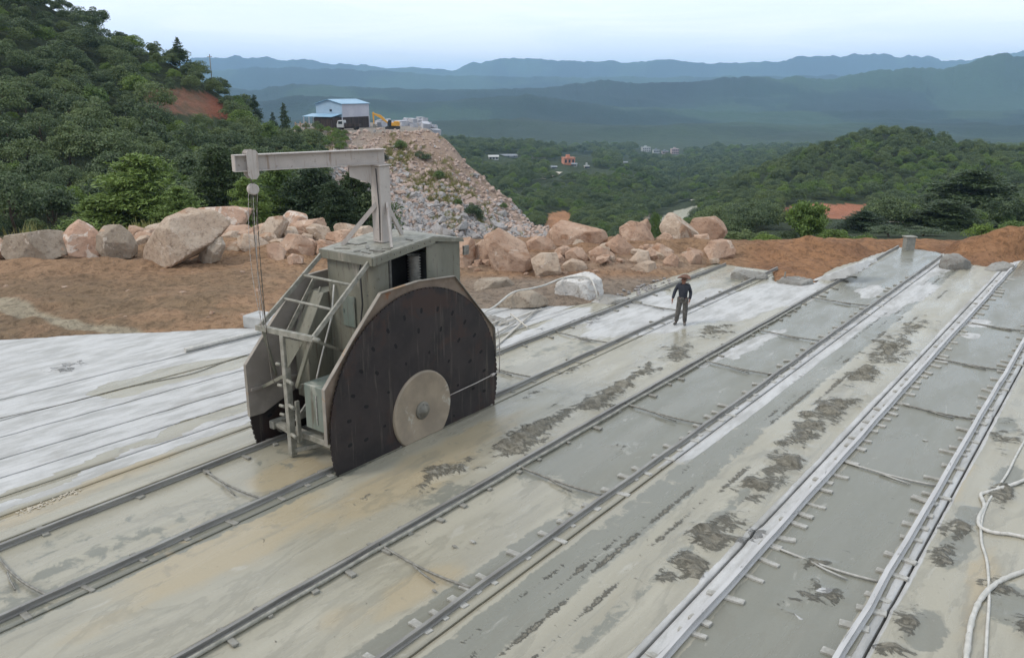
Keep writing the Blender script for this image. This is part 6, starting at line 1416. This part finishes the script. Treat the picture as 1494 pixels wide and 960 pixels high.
# ------------------------------------------------------------------ the worker
def skin_mesh(name, verts, edges, radii, sub, mats):
    me = bpy.data.meshes.new(name); me.from_pydata(verts, edges, []); o = bpy.data.objects.new(name, me); COL.objects.link(o)
    md = o.modifiers.new('s', 'SKIN'); md.use_smooth_shade = True
    for i, d in enumerate(me.skin_vertices[0].data):
        r_ = radii[i]; d.radius = r_ if isinstance(r_, tuple) else (r_, r_); d.use_root = (i == 0)
    if sub: m2 = o.modifiers.new('u', 'SUBSURF'); m2.levels = sub; m2.render_levels = sub
    dg = bpy.context.evaluated_depsgraph_get(); dg.update(); out = bpy.data.meshes.new_from_object(o.evaluated_get(dg)); bpy.data.objects.remove(o)
    out.materials.clear()
    for m_ in (mats if isinstance(mats, list) else [mats]): out.materials.append(m_)
    for p in out.polygons: p.use_smooth = True
    return out
def join_meshes(name, ms):
    import bmesh
    bm = bmesh.new()
    for m_ in ms: bm.from_mesh(m_)
    out = bpy.data.meshes.new(name); bm.to_mesh(out); bm.free()
    for mt in ms[0].materials: out.materials.append(mt)
    return out
gx, gy = gnd(994, 474)
per = empty('person', (gx, gy, .0), R(22)); tag(per, 'worker in a wide brown hat, black jacket and dusty trousers standing on the white slab', 'person')
# x right-hand side of the picture, -y towards the camera
J = dict(pel=(0, 0, .90), sp=(.0, 0, 1.06), ch=(.0, -.005, 1.25), nk=(.0, -.01, 1.43), hd0=(.0, -.02, 1.50), hd1=(.0, -.02, 1.58), hd2=(.0, -.005, 1.64),
         hl=(-.09, 0, .87), kl=(-.135, -.04, .47), al=(-.185, .02, .09), fl=(-.24, -.10, .035), hr=(.09, 0, .87), kr=(.10, -.04, .47), ar=(.10, .03, .09), fr=(.12, -.11, .035),
         sl=(-.18, 0, 1.38), el=(-.29, .02, 1.12), wl=(-.34, -.05, .88), pl=(-.35, -.07, .82), sr=(.18, 0, 1.38), er=(.25, .05, 1.12), wr=(.23, -.06, .89), pr=(.22, -.08, .83))
ks = list(J); V = [J[k] for k in ks]; ix = {k: i for i, k in enumerate(ks)}
Ed = [('pel', 'sp'), ('sp', 'ch'), ('ch', 'nk'), ('nk', 'hd0'), ('hd0', 'hd1'), ('hd1', 'hd2'), ('pel', 'hl'), ('hl', 'kl'), ('kl', 'al'), ('al', 'fl'), ('pel', 'hr'), ('hr', 'kr'), ('kr', 'ar'), ('ar', 'fr'), ('ch', 'sl'), ('sl', 'el'), ('el', 'wl'), ('wl', 'pl'), ('ch', 'sr'), ('sr', 'er'), ('er', 'wr'), ('wr', 'pr')]
rad = dict(pel=.115, sp=.11, ch=.12, nk=.055, hd0=.07, hd1=.095, hd2=.075, hl=.085, kl=.055, al=.035, fl=.032, hr=.085, kr=.055, ar=.035, fr=.032, sl=.055, el=.04, wl=.028, pl=.033, sr=.055, er=.04, wr=.028, pr=.033)
parts = [skin_mesh('b', V, [(ix[a], ix[b]) for a, b in Ed], [rad[k] for k in ks], 2, M['skin'])]
for sgn, w in ((-1, 'pl'), (1, 'pr')):
    p = Vector(J[w])
    for k, (dx, L) in enumerate(((-.03, .075), (-.01, .085), (.01, .08), (.03, .065))):
        q0 = p+Vector((0, dx, -.01)); parts.append(skin_mesh('f', [q0, q0+Vector((.004*sgn, -.008, -L*.5)), q0+Vector((-.012*sgn, -.022, -L))], [(0, 1), (1, 2)], [.011, .010, .007], 1, M['skin']))
    q0 = p+Vector((-.015*sgn, -.03, .02)); parts.append(skin_mesh('f', [q0, q0+Vector((-.02*sgn, -.03, -.03)), q0+Vector((-.02*sgn, -.035, -.06))], [(0, 1), (1, 2)], [.013, .012, .008], 1, M['skin']))
# nose, brow and ears
parts.append(skin_mesh('n', [(.0, -.115, 1.60), (.0, -.132, 1.565), (.0, -.120, 1.555)], [(0, 1), (1, 2)], [.011, .014, .012], 1, M['skin']))
for s in (-1, 1): parts.append(skin_mesh('e', [(s*.093, -.02, 1.60), (s*.10, -.01, 1.57), (s*.092, -.02, 1.545)], [(0, 1), (1, 2)], [.012, .014, .010], 1, M['skin']))
body = link_mesh('body', join_meshes('body', parts), per)
mb = MB()
for s in (-1, 1): mb.lathe([(-.012, 0), (-.006, .012), (.0, .013), (.006, .0)], (s*.034, -.108, 1.59), 'y', 8)
mb.box(-.026, .026, -.119, -.105, 1.525, 1.532); mb.build('eyes_and_mouth', M['slot'], per)
jk = ['ch', 'sp', 'pel', 'sl', 'el', 'wl', 'sr', 'er', 'wr', 'nk']; jv = [Vector(J[k]) for k in jk]; jv[2] = Vector((0, 0, .86)); jv[9] = Vector((0, -.005, 1.42)); jv[5] = Vector(J['wl']).lerp(Vector(J['el']), .12); jv[8] = Vector(J['wr']).lerp(Vector(J['er']), .12)
link_mesh('jacket', skin_mesh('jacket', jv, [(0, 1), (1, 2), (0, 3), (3, 4), (4, 5), (0, 6), (6, 7), (7, 8), (0, 9)], [(.165, .13), (.155, .13), (.15, .13), .08, .062, .05, .08, .062, .05, .075], 2, M['jacket']), per)
tk = ['pel', 'hl', 'kl', 'al', 'hr', 'kr', 'ar']; tv = [Vector(J[k]) for k in tk]; tv[0] = Vector((0, 0, .93))
link_mesh('trousers', skin_mesh('trousers', tv, [(0, 1), (1, 2), (2, 3), (0, 4), (4, 5), (5, 6)], [(.15, .125), .112, .088, .078, .112, .088, .078], 2, M['trouser']), per)
for a, b in (('al', 'fl'), ('ar', 'fr')):
    A_, B_ = Vector(J[a]), Vector(J[b]); link_mesh('boot', skin_mesh('boot', [A_+Vector((0, .01, .05)), A_+Vector((0, 0, -.035)), (A_+B_)/2+Vector((0, 0, -.01)), B_+Vector((0, -.03, .005))], [(0, 1), (1, 2), (2, 3)], [.05, .052, .05, .042], 2, M['boot']), per)
mb = MB(); hc = (0, -.01, 1.60)
mb.lathe([(.055, .0), (.052, .06), (.03, .095), (-.0, .108), (.005, .15), (.03, .225), (.022, .23), (-.012, .15), (-.018, .10), (.0, .095)], (0, -.01, 1.655), 'z', 32); h_o = mb.build('hat', M['hat'], per)
for v_ in h_o.data.vertices:
    d_ = math.hypot(v_.co.x, v_.co.y); v_.co.z += -.05*max(0, d_-.11)/.12*math.cos(2*math.atan2(v_.co.y, v_.co.x)+.4)-.10*max(0, d_-.11)*(1 if v_.co.y < 0 else .3)
mb = MB(); mb.lathe([(.0, .152), (.035, .15)], (0, 0, .93), 'z', 24); mb.box(-.06, .04, -.165, -.13, .93, 1.0)
# belt pouch
pm = MB(); pm.box(-.07, .05, -.165, -.125, .90, 1.0); pm.build('belt_pouch', M['boot'], per, .012)

# ------------------------------------------------------------------ air
hz = MB(); hz.box(-12600, 12600, -12600, 12600, -420, 450)
m, nt = newmat('haze'); pv = N(nt, 'ShaderNodeVolumePrincipled'); pv.inputs['Color'].default_value = (.46, .71, 1.0, 1); pv.inputs['Density'].default_value = HAZE = 1.12e-4; pv.inputs['Anisotropy'].default_value = 0.0
o_ = N(nt, 'ShaderNodeOutputMaterial'); nt.links.new(pv.outputs[0], o_.inputs['Volume'])
o = hz.build('haze', m); tag(o, 'pale blue air haze over the valley', 'haze', None, 'stuff')

# ------------------------------------------------------------------ sky, sun, camera
SUN_EL, SUN_AZ = R(48), YAW*0+R(215)     # azimuth measured clockwise from +Y
w = bpy.data.worlds.new('World'); SC.world = w; w.use_nodes = True; nt = w.node_tree; nt.nodes.clear()
sky = N(nt, 'ShaderNodeTexSky'); sky.sky_type = 'NISHITA'; sky.sun_disc = False; sky.sun_elevation = SUN_EL; sky.sun_rotation = SUN_AZ; sky.air_density = 1.0; sky.dust_density = 2.0; sky.ozone_density = 1.0
tc = N(nt, 'ShaderNodeTexCoord'); mp = N(nt, 'ShaderNodeMapping'); mp.inputs['Scale'].default_value = (1.3, 1.3, 11.0); nt.links.new(tc.outputs['Generated'], mp.inputs[0])
cl_ = noise(nt, 2.0, 7, .6, mp.outputs[0], .3)
fac = mathn(nt, 'ADD', .72, mathn(nt, 'MULTIPLY', sstep(nt, cl_, .40, .68), .26))
colr = mixc(nt, fac, sky.outputs[0], (8.2, 8.8, 9.4))
sx = N(nt, 'ShaderNodeSeparateXYZ'); nt.links.new(tc.outputs['Generated'], sx.inputs[0])
low = mathn(nt, 'SUBTRACT', 1.0, sstep(nt, sx.outputs[2], .0, .26))
cl2 = noise(nt, 3.4, 8, .62, mp.outputs[0], .5)
colr = mixc(nt, low, colr, mixc(nt, sstep(nt, cl2, .38, .66), (8.9, 9.6, 10.6), (9.9, 10.3, 10.9)))
bg = N(nt, 'ShaderNodeBackground'); nt.links.new(colr, bg.inputs[0]); bg.inputs[1].default_value = .13
wo = N(nt, 'ShaderNodeOutputWorld'); nt.links.new(bg.outputs[0], wo.inputs[0])
sl = bpy.data.lights.new('sun', 'SUN'); sl.energy = 1.4; sl.angle = R(14); sl.color = (1, .93, .84); so = bpy.data.objects.new('sun', sl); COL.objects.link(so)
dirv = Vector((math.sin(SUN_AZ)*math.cos(SUN_EL), math.cos(SUN_AZ)*math.cos(SUN_EL), math.sin(SUN_EL)))
so.rotation_euler = (-dirv).to_track_quat('-Z', 'Y').to_euler()
cam = bpy.data.cameras.new('camera'); co = bpy.data.objects.new('camera', cam); COL.objects.link(co); SC.camera = co
cam.sensor_width = 36; cam.lens = 36*F/1494; cam.clip_end = 60000; cam.clip_start = .1
co.location = (0, 0, H); co.rotation_euler = (math.pi/2-PITCH, 0, YAW)
vs = SC.view_settings; vs.view_transform = 'Standard'; vs.look = 'None'; vs.exposure = .18; vs.gamma = 1; vs.use_curve_mapping = False
SC.cycles.volume_bounces = 1; SC.cycles.max_bounces = 6; SC.cycles.volume_max_steps = 64
SC.cycles.use_denoising = True
